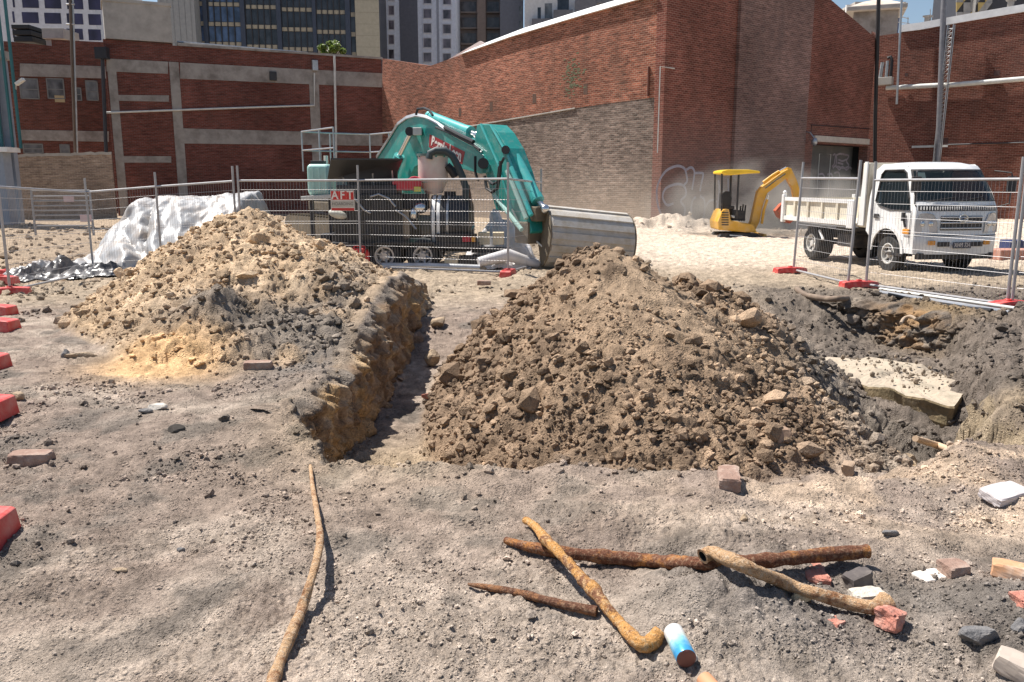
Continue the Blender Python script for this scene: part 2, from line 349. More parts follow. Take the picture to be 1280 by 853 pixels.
def soil_colour(x, y, z, on1, on2, wall, right, d, steep):
    GREY = (.305, .24, .195); n1 = fbm(x, y, .9, 5, 101); n2 = fbm(x, y, 3.1, 5, 131); n3 = fbm(x, y, 9, 4, 151)
    c = np.zeros(x.shape + (3,)) + np.array(GREY)
    c = lerpc(c, (.45, .37, .30), sm(-.12, .42, n1 + .5 * n2))
    c = lerpc(c, (.18, .155, .132), sm(.1, .45, n2 - .4 * n1) * .75)
    c = lerpc(c, (.58, .44, .32), np.clip(bump_at(x, y, 2.1, 3.95, 1.3, .65) + .8 * bump_at(x, y, 2.9, 4.7, .8, .6), 0, 1) * sm(-.35, .25, n2) * .9)
    c = lerpc(c, (.22, .20, .18), np.clip(bump_at(x, y, .95, 2.8, .5, .45) + bump_at(x, y, 2.2, 2.7, .7, .6), 0, 1) * .75)
    c = lerpc(c, (.50, .38, .24), bump_at(x, y, -.75, 5.6, .7, 1.1) * .9)                       # sandy floor of the trench
    c = lerpc(c, (.42, .335, .24), sm(10.5, 13, y) * .8); c = lerpc(c, (.66, .55, .44), sm(15, 21, y) * sm(1, 4, x) * .95)
    c = lerpc(c, (.40, .30, .21), sm(15, 18, y) * sm(0, 4, -x) * .6)
    # heaps
    t1 = on1; c = lerpc(c, (.325, .228, .152), t1); c = lerpc(c, (.42, .305, .205), t1 * np.clip(bump_at(x, y, 1.25, 6.9, .75, 1.1) + .6 * bump_at(x, y, 2.2, 7.3, .7, 1.4), 0, 1))
    c = lerpc(c, (.31, .27, .225), t1 * sm(2.4, 3.2, x - .15 * (y - 8)) * .8); c = lerpc(c, (.20, .14, .095), t1 * sm(.0, .4, n2) * .75)
    t2 = on2; c = lerpc(c, (.54, .39, .25), t2); c = lerpc(c, (.68, .51, .34), t2 * sm(.0, .4, n2 + .3 * n1)); c = lerpc(c, (.38, .28, .19), t2 * sm(.1, .45, -n2 + .3 * n3) * .7)
    g = np.clip(bump_at(x, y, -2.75, 7.7, .75, .6) + bump_at(x, y, -2.3, 7.2, 1.0, .7) + .8 * bump_at(x, y, -1.8, 8.6, .35, 2.0), 0, 1) * sm(-.5, .05, n2 + .15)
    c = lerpc(c, (.19, .172, .155), g * .85)
    c = lerpc(c, (.72, .47, .25), np.clip(1.6 * bump_at(x + .25 * (y - 7), y, -3.05, 7.0, .52, .48), 0, 1))
    # cut faces
    cl = steep * sm(.0, .35, 1 - np.abs(d)) * (1 - .9 * t1)
    leftcut = (x < -.4) * cl; c = lerpc(c, (.56, .40, .25), leftcut); c = lerpc(c, (.30, .21, .14), leftcut * sm(.05, .35, fbm(x, y * 2.5, 3, 4, 171)))
    c = lerpc(c, (.22, .19, .16), leftcut * sm(.24, .40, z) * .85)
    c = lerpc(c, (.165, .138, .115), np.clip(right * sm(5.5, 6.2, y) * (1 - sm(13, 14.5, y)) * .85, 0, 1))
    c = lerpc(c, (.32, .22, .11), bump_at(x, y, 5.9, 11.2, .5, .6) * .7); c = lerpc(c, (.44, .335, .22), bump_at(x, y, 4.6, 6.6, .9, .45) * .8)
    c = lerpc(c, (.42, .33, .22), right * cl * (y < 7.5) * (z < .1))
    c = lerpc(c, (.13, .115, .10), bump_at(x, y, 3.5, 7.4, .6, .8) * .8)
    return c * 1.0 * (1 + .45 * n3)[..., None]
def build_ground():
    nr, nc = 960, 1240
    ys = np.exp(np.linspace(math.log(1.35), math.log(70), nr)); ys = np.concatenate([[-30, -8, -2, .4], ys, [90, 140, 260, 600, 1500]])
    ts = np.linspace(-.80, .80, nc); ts = np.concatenate([[-8, -3, -1.6, -1.2, -.95], ts, [.95, 1.2, 1.6, 3, 8]])
    T, Y = np.meshgrid(ts, ys); X = T * (np.maximum(Y, .5) + .8)
    z, on1, on2, wall, right, d = terrain(X, Y)
    e = .03; zx = terrain(X + e, Y, False)[0]; zy = terrain(X, Y + e, False)[0]; z0 = terrain(X, Y, False)[0]
    steep = sm(.6, 1.6, np.hypot((zx - z0) / e, (zy - z0) / e))
    out = (np.abs(T) > .9) | (Y > 75) | (Y < 1.2); z = np.where(out & (Y > 60), .1, z)
    col = soil_colour(X, Y, z, on1, on2, wall, right, d, steep)
    # crumbs overhang a little: push the points sideways too
    amp = (.035 * np.clip(on1 + on2, 0, 1) + .05 * wall * steep) * (Y < 15)
    nz = z - .2; XX = X + amp * fbm(X, Y + 3 * z, 7, 3, 201) + 0 * wall * steep * (Y < 15) * (.13 * fbm(Y, nz * 1.3, 2.6, 5, 301, .55) + .07 * fbm(Y * 1.4, nz * 1.2, 8, 4, 303, .6)) * (1 - .4 * right)
    YY = Y + amp * fbm(X + 3 * z, Y, 7, 3, 221) + 0 * wall * steep * right * (Y < 15) * (.22 * fbm(X, nz * 1.4, 2.4, 5, 331, .6) + .08 * fbm(X, nz * 1.4, 9, 4, 335, .6))
    nR, nC = X.shape; co = np.stack([XX, YY, z], -1).reshape(-1, 3).astype(np.float32)
    i = np.arange(nR * nC).reshape(nR, nC); q = np.stack([i[:-1, :-1], i[:-1, 1:], i[1:, 1:], i[1:, :-1]], -1).reshape(-1, 4).astype(np.int32)
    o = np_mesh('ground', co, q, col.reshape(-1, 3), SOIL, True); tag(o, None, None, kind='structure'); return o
def np_mesh(name, co, faces, col, mat, smooth):
    me = bpy.data.meshes.new(name); n = len(co); k = faces.shape[1]; nf = len(faces)
    me.vertices.add(n); me.vertices.foreach_set('co', co.astype(np.float32).ravel())
    me.loops.add(nf * k); me.loops.foreach_set('vertex_index', faces.astype(np.int32).ravel())
    me.polygons.add(nf); me.polygons.foreach_set('loop_start', np.arange(0, nf * k, k, dtype=np.int32))
    me.polygons.foreach_set('loop_total', np.full(nf, k, np.int32))
    me.polygons.foreach_set('use_smooth', np.full(nf, smooth)); me.update(calc_edges=True)
    a = me.attributes.new('soil', 'FLOAT_COLOR', 'POINT'); c4 = np.ones((n, 4), np.float32); c4[:, :3] = np.clip(col, .01, .9); a.data.foreach_set('color', c4.ravel())
    me.materials.append(mat); o = bpy.data.objects.new(name, me); COL.objects.link(o); return o
def ico(sub):
    import bmesh
    bm = bmesh.new(); bmesh.ops.create_icosphere(bm, subdivisions=sub, radius=1); v = np.array([p.co[:] for p in bm.verts]); f = np.array([[p.index for p in q.verts] for q in bm.faces]); bm.free(); return v, f
def rock_shapes(sub, k, rough=.22):
    v, f = ico(sub); out = []
    for s in range(k):
        g = np.random.default_rng(100 + s + sub * 50); w = v.copy()
        for _ in range(7 if sub > 1 else 4):        # knock flats off the ball
            nrm = g.normal(size=3); nrm /= np.linalg.norm(nrm); lim = g.uniform(.45, .85); dd = w @ nrm
            w -= np.where(dd > lim, dd - lim, 0)[:, None] * nrm
        w *= (1 + rough * (g.random(len(w)) - .5))[:, None]; w *= g.uniform(.65, 1.25, 3); out.append(w)
    return out, f
def scatter(name, label, n, dens, size, sub, seed, mat, tfac=.68, y0=1.6, y1=15, sink=.3, dark=1.0, group=None):
    g = np.random.default_rng(seed); Y = np.exp(g.uniform(math.log(y0), math.log(y1), n)); X = g.uniform(-tfac, tfac, n) * (Y + .5)
    z, on1, on2, wall, right, d = terrain(X, Y); keep = g.random(n) < dens(X, Y, on1, on2, wall, right, z)
    X, Y, z, on1, on2, wall, right, d = [a[keep] for a in (X, Y, z, on1, on2, wall, right, d)]; m = len(X)
    r = size(X, Y, on1, on2, g, m); cl = soil_colour(X, Y, z, on1, on2, wall, right, d, np.zeros(m)) * dark * g.uniform(.72, 1.3, m)[:, None]
    shapes, f = rock_shapes(sub, 10); S = np.stack(shapes)[g.integers(0, 10, m)]
    a = g.uniform(0, 2 * np.pi, m); b = g.uniform(0, 2 * np.pi, m); ca, sa, cb, sb = np.cos(a), np.sin(a), np.cos(b), np.sin(b)
    x0, y0_, z0 = S[..., 0], S[..., 1], S[..., 2]
    y1_ = y0_ * cb[:, None] - z0 * sb[:, None]; z1 = (y0_ * sb[:, None] + z0 * cb[:, None]) * .8
    x2 = x0 * ca[:, None] - y1_ * sa[:, None]; y2 = x0 * sa[:, None] + y1_ * ca[:, None]
    V = np.stack([x2 * r[:, None] + X[:, None], y2 * r[:, None] + Y[:, None], z1 * r[:, None] + (z + r * (.8 - sink) * .6)[:, None]], -1).reshape(-1, 3)
    nv = S.shape[1]; Fc = (f[None] + (np.arange(m) * nv)[:, None, None]).reshape(-1, 3)
    o = np_mesh(name, V, Fc, np.repeat(cl, nv, 0), mat, False); tag(o, label, 'stones', kind='stuff'); return o
SOIL = M_soil('soil', 1.0, 80); CLOD = M_soil('clod', .9, 55)
build_ground()
def bank(name, path, amp, colour, seed, n_t=46, step=.02, o0=-.05, o1=.20, chunk=5.0, low_=.3):
    """the broken face of a cut, following its edge"""
    P2 = np.array(path, float); seg = np.hypot(*np.diff(P2, axis=0).T); L = np.concatenate([[0], np.cumsum(seg)]); s = np.arange(0, L[-1], step); ns_ = len(s)
    px = np.interp(s, L, P2[:, 0]); py = np.interp(s, L, P2[:, 1]); kk = np.ones(15) / 15
    for _ in range(2): px[7:-7] = np.convolve(px, kk, 'same')[7:-7]; py[7:-7] = np.convolve(py, kk, 'same')[7:-7]
    px = px + .05 * fbm(s, s * 0, 2.2, 3, seed + 2); tx_ = np.gradient(px); ty_ = np.gradient(py); q = np.hypot(tx_, ty_); nx = ty_ / q; ny = -tx_ / q
    inside = sdpoly(px + nx * .3, py + ny * .3, LOW) < sdpoly(px - nx * .3, py - ny * .3, LOW); sg = np.where(inside, 1, -1); nx, ny = nx * sg, ny * sg
    zt = np.minimum(terrain(px - nx * .16, py - ny * .16)[0], terrain(px - nx * .40, py - ny * .40)[0] + low_); zt = np.convolve(np.pad(zt, 4, 'edge'), np.ones(9) / 9, 'valid') + .012; zb = terrain(px + nx * .34, py + ny * .34, False)[0] - .06
    T = np.linspace(0, 1, n_t)[:, None]; S = s[None, :]; off = -.20 + .17 * sm(0, .12, T) + o0 * 0 + o1 * (sm(.08, .26, T) * .55 + .45 * T ** 1.2); Z = zt + (zb - zt) * np.clip((T - .09) / .91, 0, 1) ** 1.05 * np.ones_like(S) - .004 - .10 * (1 - sm(0, .04, T))
    env = sm(.07, .20, T) * (1 - .6 * sm(.93, 1, T)) * sm(0, .15, S) * (1 - sm(L[-1] - .15, L[-1], S)); zz = Z
    d3 = .9 * fbm(S + .3 * zz, zz * 1.5, 2.3, 3, seed) + .6 * (cells(S + .12 * fbm(S, zz, 6, 2, seed + 9), zz * 1.3, chunk, seed + 4) - .3) + .30 * (cells(S, zz, chunk * 2.6, seed + 5) - .3) + .75 * fbm(S, zz, 11, 5, seed + 6, .6) - .5 * np.clip(fbm(S * .7, zz * 2.4, 3.0, 2, seed + 12) - .08, 0, 1) * 2
    O = off + amp * d3 * env; X = px + nx * O; Y = py + ny * O; Zz = Z + amp * .5 * fbm(S, zz, 8, 3, seed + 8) * env
    i = np.arange(ns_ * n_t).reshape(n_t, ns_); q4 = np.stack([i[:-1, :-1], i[:-1, 1:], i[1:, 1:], i[1:, :-1]], -1).reshape(-1, 4)
    col = colour(S * np.ones_like(T), Zz, T * np.ones_like(S), (zt - Z), d3, X, Y); tr_ = terrain(X, Y); gcol = soil_colour(X, Y, Zz, tr_[1], tr_[2], tr_[3], tr_[4], tr_[5], np.zeros_like(X)); ww = sm(.07, .15, T)[..., None] * np.ones_like(gcol); col = col * ww + gcol * (1 - ww); o = np_mesh(name, np.stack([X, Y, Zz], -1).reshape(-1, 3), q4, col.reshape(-1, 3), SOIL, True)
    tag(o, None, None, kind='structure'); return o
def col_trench(s, z, t, dep, d3, x, y):
    c = np.zeros(s.shape + (3,)) + np.array((.43, .31, .205)); c = lerpc(c, (.58, .45, .31), sm(.0, .35, fbm(s * 1.6, z * .7, 5, 4, 601))); c = lerpc(c, (.27, .18, .115), sm(.02, .3, fbm(s * 1.8, z * .6, 4, 4, 611)) * .9)
    c = lerpc(c, (.56, .36, .17), sm(.15, .4, fbm(s, z, 3, 3, 621)) * .7); return lerpc(c, (.27, .228, .188), 1 - sm(.03, .13, dep + .12 * fbm(s, z, 3, 4, 631)))
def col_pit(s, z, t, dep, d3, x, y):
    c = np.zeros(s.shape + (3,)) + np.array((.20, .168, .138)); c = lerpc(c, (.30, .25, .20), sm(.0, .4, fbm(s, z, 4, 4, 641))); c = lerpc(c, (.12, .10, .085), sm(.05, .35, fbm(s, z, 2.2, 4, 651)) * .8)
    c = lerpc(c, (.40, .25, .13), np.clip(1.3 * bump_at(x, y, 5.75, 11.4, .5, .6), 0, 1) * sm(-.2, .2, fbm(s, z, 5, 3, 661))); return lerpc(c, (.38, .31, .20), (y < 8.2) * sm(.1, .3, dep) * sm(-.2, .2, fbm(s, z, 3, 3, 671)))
bank('trench_face', [(-1.66, 5.42), (-1.60, 5.75), (-1.50, 6.3), (-1.46, 6.9), (-1.42, 8.2), (-1.39, 9.6), (-1.37, 10.9), (-1.34, 12.0)], .085, col_trench, 700)
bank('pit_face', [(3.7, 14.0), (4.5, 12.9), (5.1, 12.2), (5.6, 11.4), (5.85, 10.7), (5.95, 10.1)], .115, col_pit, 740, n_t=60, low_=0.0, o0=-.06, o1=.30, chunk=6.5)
bald = lambda x, y: np.clip(bump_at(x, y, 1.22, 6.8, .70, 1.1) * 1.4 + .6 * bump_at(x, y, 2.5, 7.6, .5, 1.2), 0, 1)
cl_d = lambda x, y, a, b, w_, r_, z: np.clip(.9 * a * (1 - .95 * bald(x, y)) + .62 * b * (1 - .95 * np.clip(1.4 * bump_at(x, y, -3.05, 7.0, .5, .5), 0, 1)) + .10 * w_ + .35 * r_ * (y > 5.5) * (y < 13) * (z > -.35) - 2 * bump_at(x, y, 3.55, 7.5, .45, .75) + .05 * (y < 5) + .10 * (y > 10), 0, 1)
scatter('soil_clods', 'crumbled brown soil clods strewn over the two spoil heaps', 52000, cl_d, lambda x, y, a, b, g, n: np.clip(y, 3, 9) * .0018 * np.exp(g.normal(0, .62, n)) * (1 + .35 * a), 1, 1, CLOD, y0=3.6, y1=14)
scatter('heap_rubble', 'larger broken lumps of earth lying on the spoil heaps', 6500, lambda x, y, a, b, w_, r_, z: np.clip((.75 * a * (1 - bald(x, y)) + .45 * b) * sm(-.25, .2, fbm(x, y, 1.6, 3, 5)) + .22 * r_ * (y > 5) + .012 - 2 * bump_at(x, y, 3.55, 7.5, .5, .8), 0, 1), lambda x, y, a, b, g, n: np.clip(y, 3, 8.5) * .0040 * np.exp(g.normal(0, .45, n)), 2, 2, CLOD, y0=4.2, y1=14)
scatter('gravel', 'small grey stones and crumbs on the trodden foreground earth', 70000, lambda x, y, a, b, w_, r_, z: np.clip(.95 * sm(.02, .34, fbm(x, y, 1.8, 4, 77) + .25 * bump_at(x, y, 1.5, 2.8, .9, .6)) + .035, 0, 1), lambda x, y, a, b, g, n: y * .00125 * np.exp(g.normal(0, .55, n)), 1, 3, CLOD, y0=1.6, y1=7, dark=1.3)
scatter('yard_rubble', 'scattered rubble and stones out on the yard by the fences', 5200, lambda x, y, a, b, w_, r_, z: np.clip(.8 * (x < -3.5) + .25 + .9 * bump_at(x, y, 6.6, 33.5, 3.5, 1.6) - .25 * (x > 3) * (y < 30), 0, 1), lambda x, y, a, b, g, n: np.clip(y, 8, 24) * .0021 * np.exp(g.normal(0, .5, n)), 1, 4, CLOD, y0=13, y1=36, dark=1.0)
# ------------------------------------------------------------------ the buildings round the site
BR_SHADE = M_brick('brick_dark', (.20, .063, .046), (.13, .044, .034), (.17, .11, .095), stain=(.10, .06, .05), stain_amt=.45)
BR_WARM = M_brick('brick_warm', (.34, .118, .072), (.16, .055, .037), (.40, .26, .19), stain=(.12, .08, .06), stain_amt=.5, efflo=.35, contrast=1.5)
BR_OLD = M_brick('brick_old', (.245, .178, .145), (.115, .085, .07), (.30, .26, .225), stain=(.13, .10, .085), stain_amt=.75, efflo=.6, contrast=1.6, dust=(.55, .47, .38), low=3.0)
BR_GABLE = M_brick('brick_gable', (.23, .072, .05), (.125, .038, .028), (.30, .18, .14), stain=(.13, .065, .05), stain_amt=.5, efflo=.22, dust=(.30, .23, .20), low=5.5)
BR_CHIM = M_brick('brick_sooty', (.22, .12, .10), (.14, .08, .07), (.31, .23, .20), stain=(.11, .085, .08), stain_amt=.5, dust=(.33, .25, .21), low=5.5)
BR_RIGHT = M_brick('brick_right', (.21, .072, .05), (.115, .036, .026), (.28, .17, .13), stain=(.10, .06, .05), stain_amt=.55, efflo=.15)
BR_LOW = M_brick('brick_dusty', (.38, .28, .21), (.26, .19, .15), (.42, .36, .30), stain=(.15, .11, .09), stain_amt=.7, efflo=.6)
CONC = M_plain('concrete', (.36, .33, .30), .9, dirt=(.15, .13, .115), dscale=1.1, damt=.85, bump=.4, bscale=12)
CONC_L = M_plain('concrete_light', (.46, .43, .39), .9, dirt=(.26, .24, .21), dscale=.9, damt=.6, bump=.3)
WHITE = M_plain('white_paint', (.80, .79, .76), .5, dirt=(.55, .52, .47), dscale=2, damt=.4)
ROOFW = M_plain('white_sheet', (.86, .86, .85), .45, dirt=(.7, .68, .64), dscale=1, damt=.3)
DKMET = M_plain('dark_metal', (.045, .045, .05), .55, .3)
GALV = M_plain('galvanised', (.50, .51, .52), .42, .75, dirt=(.30, .28, .26), dscale=5, damt=.5)
PIPEW = M_plain('pale_pipe', (.68, .68, .64), .5, dirt=(.45, .42, .36), dscale=3, damt=.5)
WIN_D = M_window('window_dark', (.035, .04, .05)); WIN_B = M_window('window_blue', (.06, .10, .19), .08); WIN_G = M_window('window_grey', (.14, .145, .15), .15)
BLACK = M_plain('black', (.02, .02, .022), .6)
Cc = (6.2, 35.0)
FL = Frame(Cc, math.atan2(-.62, .78) + 0)          # long lit side: local x runs from the far end (negative) to the corner
FL.ang = math.atan2(-.78, .62); FL.__init__(Cc, FL.ang)
FR = Frame(Cc, math.atan2(.65, .76))
def fpoly(F, pts, off=0): return [F.pix(u, v, off) for u, v in pts]
# --- long brick building: lit side, shaded gable end
bA = thing('brick_warehouse', 'tall red brick warehouse with sloping white roof edge and a plain windowless corner', 'building', (Cc[0], Cc[1], 0), FL.ang)
top = fpoly(FL, [(478, 74), (538, 83), (577, 69), (640, 47), (730, 20), (822, -6)])
mid = fpoly(FL, [(822, 122), (751, 131), (719, 136), (640, 148), (580, 160), (478, 181)])
base_l, base_r = (top[0][0], -.5), (0, -.5)
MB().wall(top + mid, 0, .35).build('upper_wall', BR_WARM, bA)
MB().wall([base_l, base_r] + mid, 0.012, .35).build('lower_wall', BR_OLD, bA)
m = MB(); a, b = mid[2], mid[4]
m.tube([(a[0], -.02, a[1]), (b[0], -.02, b[1]), (mid[5][0], -.02, mid[5][1])], .035, 5).build('old_flashing', CONC_L, bA)
m = MB(); t = [top[2], top[3], top[4], top[5]]
lo = [(a, -.14, b) for a, b in t]; hi = [(a + (.8 if i == 0 else 0), .75, b + .50) for i, (a, b) in enumerate(t)]; bk_ = [(a, .75, b) for a, b in t]
m.add(lo + hi + bk_, [(i, i + 1, 5 + i, 4 + i) for i in range(3)] + [(4 + i, 5 + i, 9 + i, 8 + i) for i in range(3)] + [(i + 1, i, 8 + i, 9 + i) for i in range(3)] + [(0, 4, 8), (3, 11, 7)])
m.build('roof_edge', ROOFW, bA)
e0 = fpoly(FL, [(536, 84), (592, 51), (600, 55), (556, 79)]); MB().wall(e0, .4, .5).build('roof_sheet', M_plain('pink_flashing', (.62, .5, .46), .6), bA)
# green weed stain on the face
def blotch(F, pts, y, name, mat, par): return MB().wall(fpoly(F, pts), y, y + .004).build(name, mat, par)
WEED = M_plain('moss', (.16, .17, .10), .95)
g = np.random.default_rng(5); m = MB(); cc = FL.pix(716, 98)
for k in range(90):
    xx = cc[0] + g.normal(0, .38); zz = cc[1] + g.normal(0, .42); ww = g.uniform(.05, .22); m.box(xx, xx + ww, -.006, -.002 - .0005 * k % .003, zz, zz + .055)
m.build('moss_patch', WEED, bA)
m = MB()
for u, v in ((668, 124), (732, 112), (614, 134), (575, 141)):
    x, z = FL.pix(u, v); MB().box(x - .13, x + .13, -.004, .01, z - .22, z + .22).build('patched_hole', M_plain('patched', (.12, .07, .05), .9), bA)
x, z1 = FL.pix(812, 84); _, z0 = FL.pix(812, 121); MB().tube([(x, -.05, z0), (x, -.05, z1)], .05, 6).build('downpipe', M_plain('pipe_brown', (.16, .06, .04), .7), bA)
# end wall with the chimney breast and the shuttered opening: world coordinates through FR
gt = fpoly(FR, [(822, -6), (860, -8), (905, -40), (1000, -34), (1036, -2), (1093, 46)])
dl, dr = FR.pix(1016, 180), FR.pix(1088, 184)
gpoly = [(0, -.5), (dl[0], -.5), (dl[0], dl[1]), (dr[0], dr[1] + .0), (dr[0], -.5), (gt[5][0], -.5)] + gt[::-1]
def frwall(poly, y0, y1): return MB().prism(poly, lambda a, b: FR.w(a, y0, b), lambda a, b: FR.w(a, y1, b))
class FRx: pass
bG = thing('gable_building', 'dark red brick gable end with a sooty chimney breast and a low shuttered opening', 'building', (Cc[0], Cc[1], 0), FR.ang)
m = MB(); gq = [(0, gt[0][1])] + gt[1:5] + [(gt[5][0] + .25, gt[5][1] - .1)]
for i in range(5):
    (xa, za), (xb, zb) = gq[i], gq[i + 1]
    if xb <= dl[0] + 1e-6: m.wall([(xa, -.5), (xb, -.5), (xb, zb), (xa, za)], .004, .5)
    elif xa < dl[0]:
        zd = za + (zb - za) * (dl[0] - xa) / (xb - xa); m.wall([(xa, -.5), (dl[0], -.5), (dl[0], zd), (xa, za)], .004, .5); m.wall([(dl[0], dl[1]), (xb, dl[1]), (xb, zb), (dl[0], zd)], .004, .5)
    else:
        m.wall([(xa, dl[1]), (xb, dl[1]), (xb, zb), (xa, za)], .004, .5)
m.wall([(dr[0], -.5), (gq[5][0], -.5), (gq[5][0], dl[1]), (dr[0], dl[1])], .004, .5)
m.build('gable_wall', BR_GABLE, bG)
c0, c1 = FR.pix(922, 100, -.14)[0], FR.pix(1012, 100, -.14)[0]
MB().box(c0, c1, -.14, .0, -.5, FR.pix(960, -30)[1]).build('chimney_breast', BR_CHIM, bG)
l0 = FR.pix(1019, 170, -.1); l1 = FR.pix(1087, 175, -.1); zz = FR.pix(1019, 177.5, -.1)[1]
MB().box(l0[0], l1[0], -.12, .30, zz, l0[1]).build('lintel', M_plain('lintel_paint', (.62, .56, .48), .7, dirt=(.4, .3, .25), damt=.3), bG, bevel=.01)
MB().box(dl[0] - .02, dr[0] + .02, 1.0, 1.1, -.5, dl[1] + .2).build('shutter', M_plain('shutter_grey', (.15, .15, .145), .7, dirt=(.25, .22, .2), dscale=1.5), bG)
MB().box(dl[0] - .05, dl[0], .5, 1.05, -.5, dl[1]).box(dr[0], dr[0] + .05, .5, 1.05, -.5, dl[1]).box(dl[0], dr[0], .5, 1.05, dl[1], dl[1] + .05).build('reveal', BLACK, bG)
fx0, fz = FR.pix(1024, 193, 1.0); fx1, _ = FR.pix(1038, 194, 1.0)
MB().tube([(fx0, .98, .4), (fx0, .98, fz), (fx1, .98, fz), (fx1, .98, .4)], .025, 4).build('door_frame', PIPEW, bG)
def scribble(F, strokes, off, r, name, mat, par, wob=0):
    m = MB()
    for st in strokes:
        pts = [F.pix(u, v, off) for u, v in st]; q = []
        for i in range(len(pts) - 1):           # round the stroke
            p0 = pts[max(i - 1, 0)]; p1 = pts[i]; p2 = pts[i + 1]; p3 = pts[min(i + 2, len(pts) - 1)]
            for k in range(5):
                t = k / 5; q.append(tuple(.5 * (2 * p1[j] + (p2[j] - p0[j]) * t + (2 * p0[j] - 5 * p1[j] + 4 * p2[j] - p3[j]) * t * t + (-p0[j] + 3 * p1[j] - 3 * p2[j] + p3[j]) * t ** 3) for j in (0, 1)))
        q.append(pts[-1]); vs = []; fs = []
        for i, p in enumerate(q):
            a = q[max(i - 1, 0)]; b = q[min(i + 1, len(q) - 1)]; dx, dz = b[0] - a[0], b[1] - a[1]; L = math.hypot(dx, dz) or 1
            vs += [(p[0] - dz / L * r, off, p[1] + dx / L * r), (p[0] + dz / L * r, off, p[1] - dx / L * r)]
            if i: fs.append((2 * i - 2, 2 * i - 1, 2 * i + 1, 2 * i))
        m.add(vs, fs)
    return m.build(name, mat, par)
SPRAY = M_plain('spray_paint', (.42, .38, .42), .8, dirt=(.26, .2, .2), dscale=3, damt=.7)
scribble(FR, [[(858, 219), (856, 212), (850, 208.5), (843, 209), (833, 214), (825, 225), (821, 238), (822, 255), (826, 268), (830, 277), (838, 281), (848, 279), (855, 270), (856, 260), (851, 252), (857, 245), (857, 237), (853, 232), (845, 231), (834, 235), (829, 242), (829, 250), (834, 257), (842, 255)],
              [(858, 219), (859, 227), (855, 232)], [(858, 213), (864, 210), (868, 215), (867, 226), (865, 238)], [(869, 217), (877, 217), (879, 219), (877, 229), (875, 240)],
              [(870, 247), (866, 251), (864, 262), (866, 274), (872, 277), (879, 273), (881, 262), (880, 250), (875, 246)], [(858, 277), (864, 273)], [(880, 276), (881, 262), (887, 252), (893, 251), (896, 253)],
              [(898, 226), (899, 240), (896, 262)], [(910, 224), (911, 250)], [(921, 222), (930, 219), (936, 226), (937, 250), (936, 264)], [(937, 234), (942, 218), (949, 218), (948, 225)]], -.006, .055, 'graffiti', SPRAY, bG)
scribble(FR, [[(1041, 195), (1044, 194), (1043, 205), (1040, 209)], [(1045, 195), (1050, 193), (1056, 194), (1061, 196), (1058, 202), (1061, 208), (1054, 211), (1048, 209), (1045, 209), (1046, 200), (1045, 195)], [(1048, 200), (1053, 202), (1058, 200)], [(1047, 204), (1054, 206)],
              [(1041, 211), (1045, 208), (1049, 213), (1053, 209), (1058, 213), (1062, 210), (1066, 213)], [(1023, 219), (1028, 218), (1031, 222)], [(1034, 219), (1039, 218), (1041, 223)], [(1043, 217), (1048, 216), (1050, 222)]], .97, .05, 'shutter_graffiti', SPRAY, bG)
g = np.random.default_rng(8); m = MB()
for k in range(60):
    u = 845 + g.normal(0, 12) + (k % 3) * 8; v = g.uniform(95, 205); x, z = FR.pix(u, v); s_ = g.uniform(.02, .07); m.box(x, x + s_, -.003, .003, z, z + s_ * g.uniform(.8, 3))
m = None
x0, z0 = FR.pix(824, 84); m = MB().tube([(x0, -.05, FR.pix(823, 192)[1]), (x0, -.05, z0), (FR.pix(842, 84)[0], -.05, z0)], .025, 5).build('conduit', PIPEW, bG)
m = MB().tube([(FR.pix(1013, 160)[0], -.06, FR.pix(1013, 168)[1]), (FR.pix(1013, 157)[0], -.06, FR.pix(1013, 157)[1]), (FR.pix(1086, 162)[0], -.06, FR.pix(1086, 162)[1])], .018, 4).build('cable', DKMET, bG)
lx, lz = FR.pix(1018, 178, -.5); m = MB().sphere((lx, -.5, lz), (.16, .16, .2), 12, 8); m.tube([(lx, -.5, lz + .15), (lx - .1, -.3, lz + .45), (lx - .1, .0, lz + .5)], .03, 6)
m.build('wall_lamp', GALV, bG, smooth=True)
# --- right hand wall
jx, jz = FR.pix(1095, 228); J = FR.w(jx, 0, 0)
FW = Frame((J.x, J.y), math.atan2(-.682, .731))
bR = thing('brick_boundary_wall', 'long dark red brick wall with a white coping behind the white truck', 'wall', (J.x, J.y, 0), FW.ang)
tp = fpoly(FW, [(1096, 46), (1150, 38), (1200, 29), (1280, 15.5), (1330, 6)])
MB().wall([(-.9, -.5), (tp[-1][0] + 2.5, -.5), (tp[-1][0] + 2.5, tp[-1][1] + .4)] + tp[::-1] + [(-.9, tp[0][1] + .3)], 0.004, .5).build('brick_face', BR_RIGHT, bR)
cp = fpoly(FW, [(1126, 41), (1150, 38.2), (1200, 29.2), (1280, 15.8), (1330, 6.2)]); x, z = cp[0]
MB().wall(cp + [(p[0], p[1] + .36) for p in cp[::-1]], -.10, .62).build('coping', ROOFW, bR)
for u, v in ((1261, 12), (1157, 32)):
    x, z = FW.pix(u, v); MB().box(x - .12, x + .12, .1, .4, z - .4, z + .42).box(x - .2, x + .2, .05, .45, z + .42, z + .5).build('roof_vent', CONC, bR)
a0 = FW.pix(1140, 184.5); a1 = FW.pix(1185, 181.5); a2 = FW.pix(1290, 178)
MB().box(a0[0], a1[0], -.05, .003, a0[1] - .05, a0[1] + .06).build('ledge', PIPEW, bR)
MB().tube([(a1[0], -.04, a1[1]), (a2[0], -.04, a1[1])], .03, 5).build('cable', DKMET, bR)
m = MB()
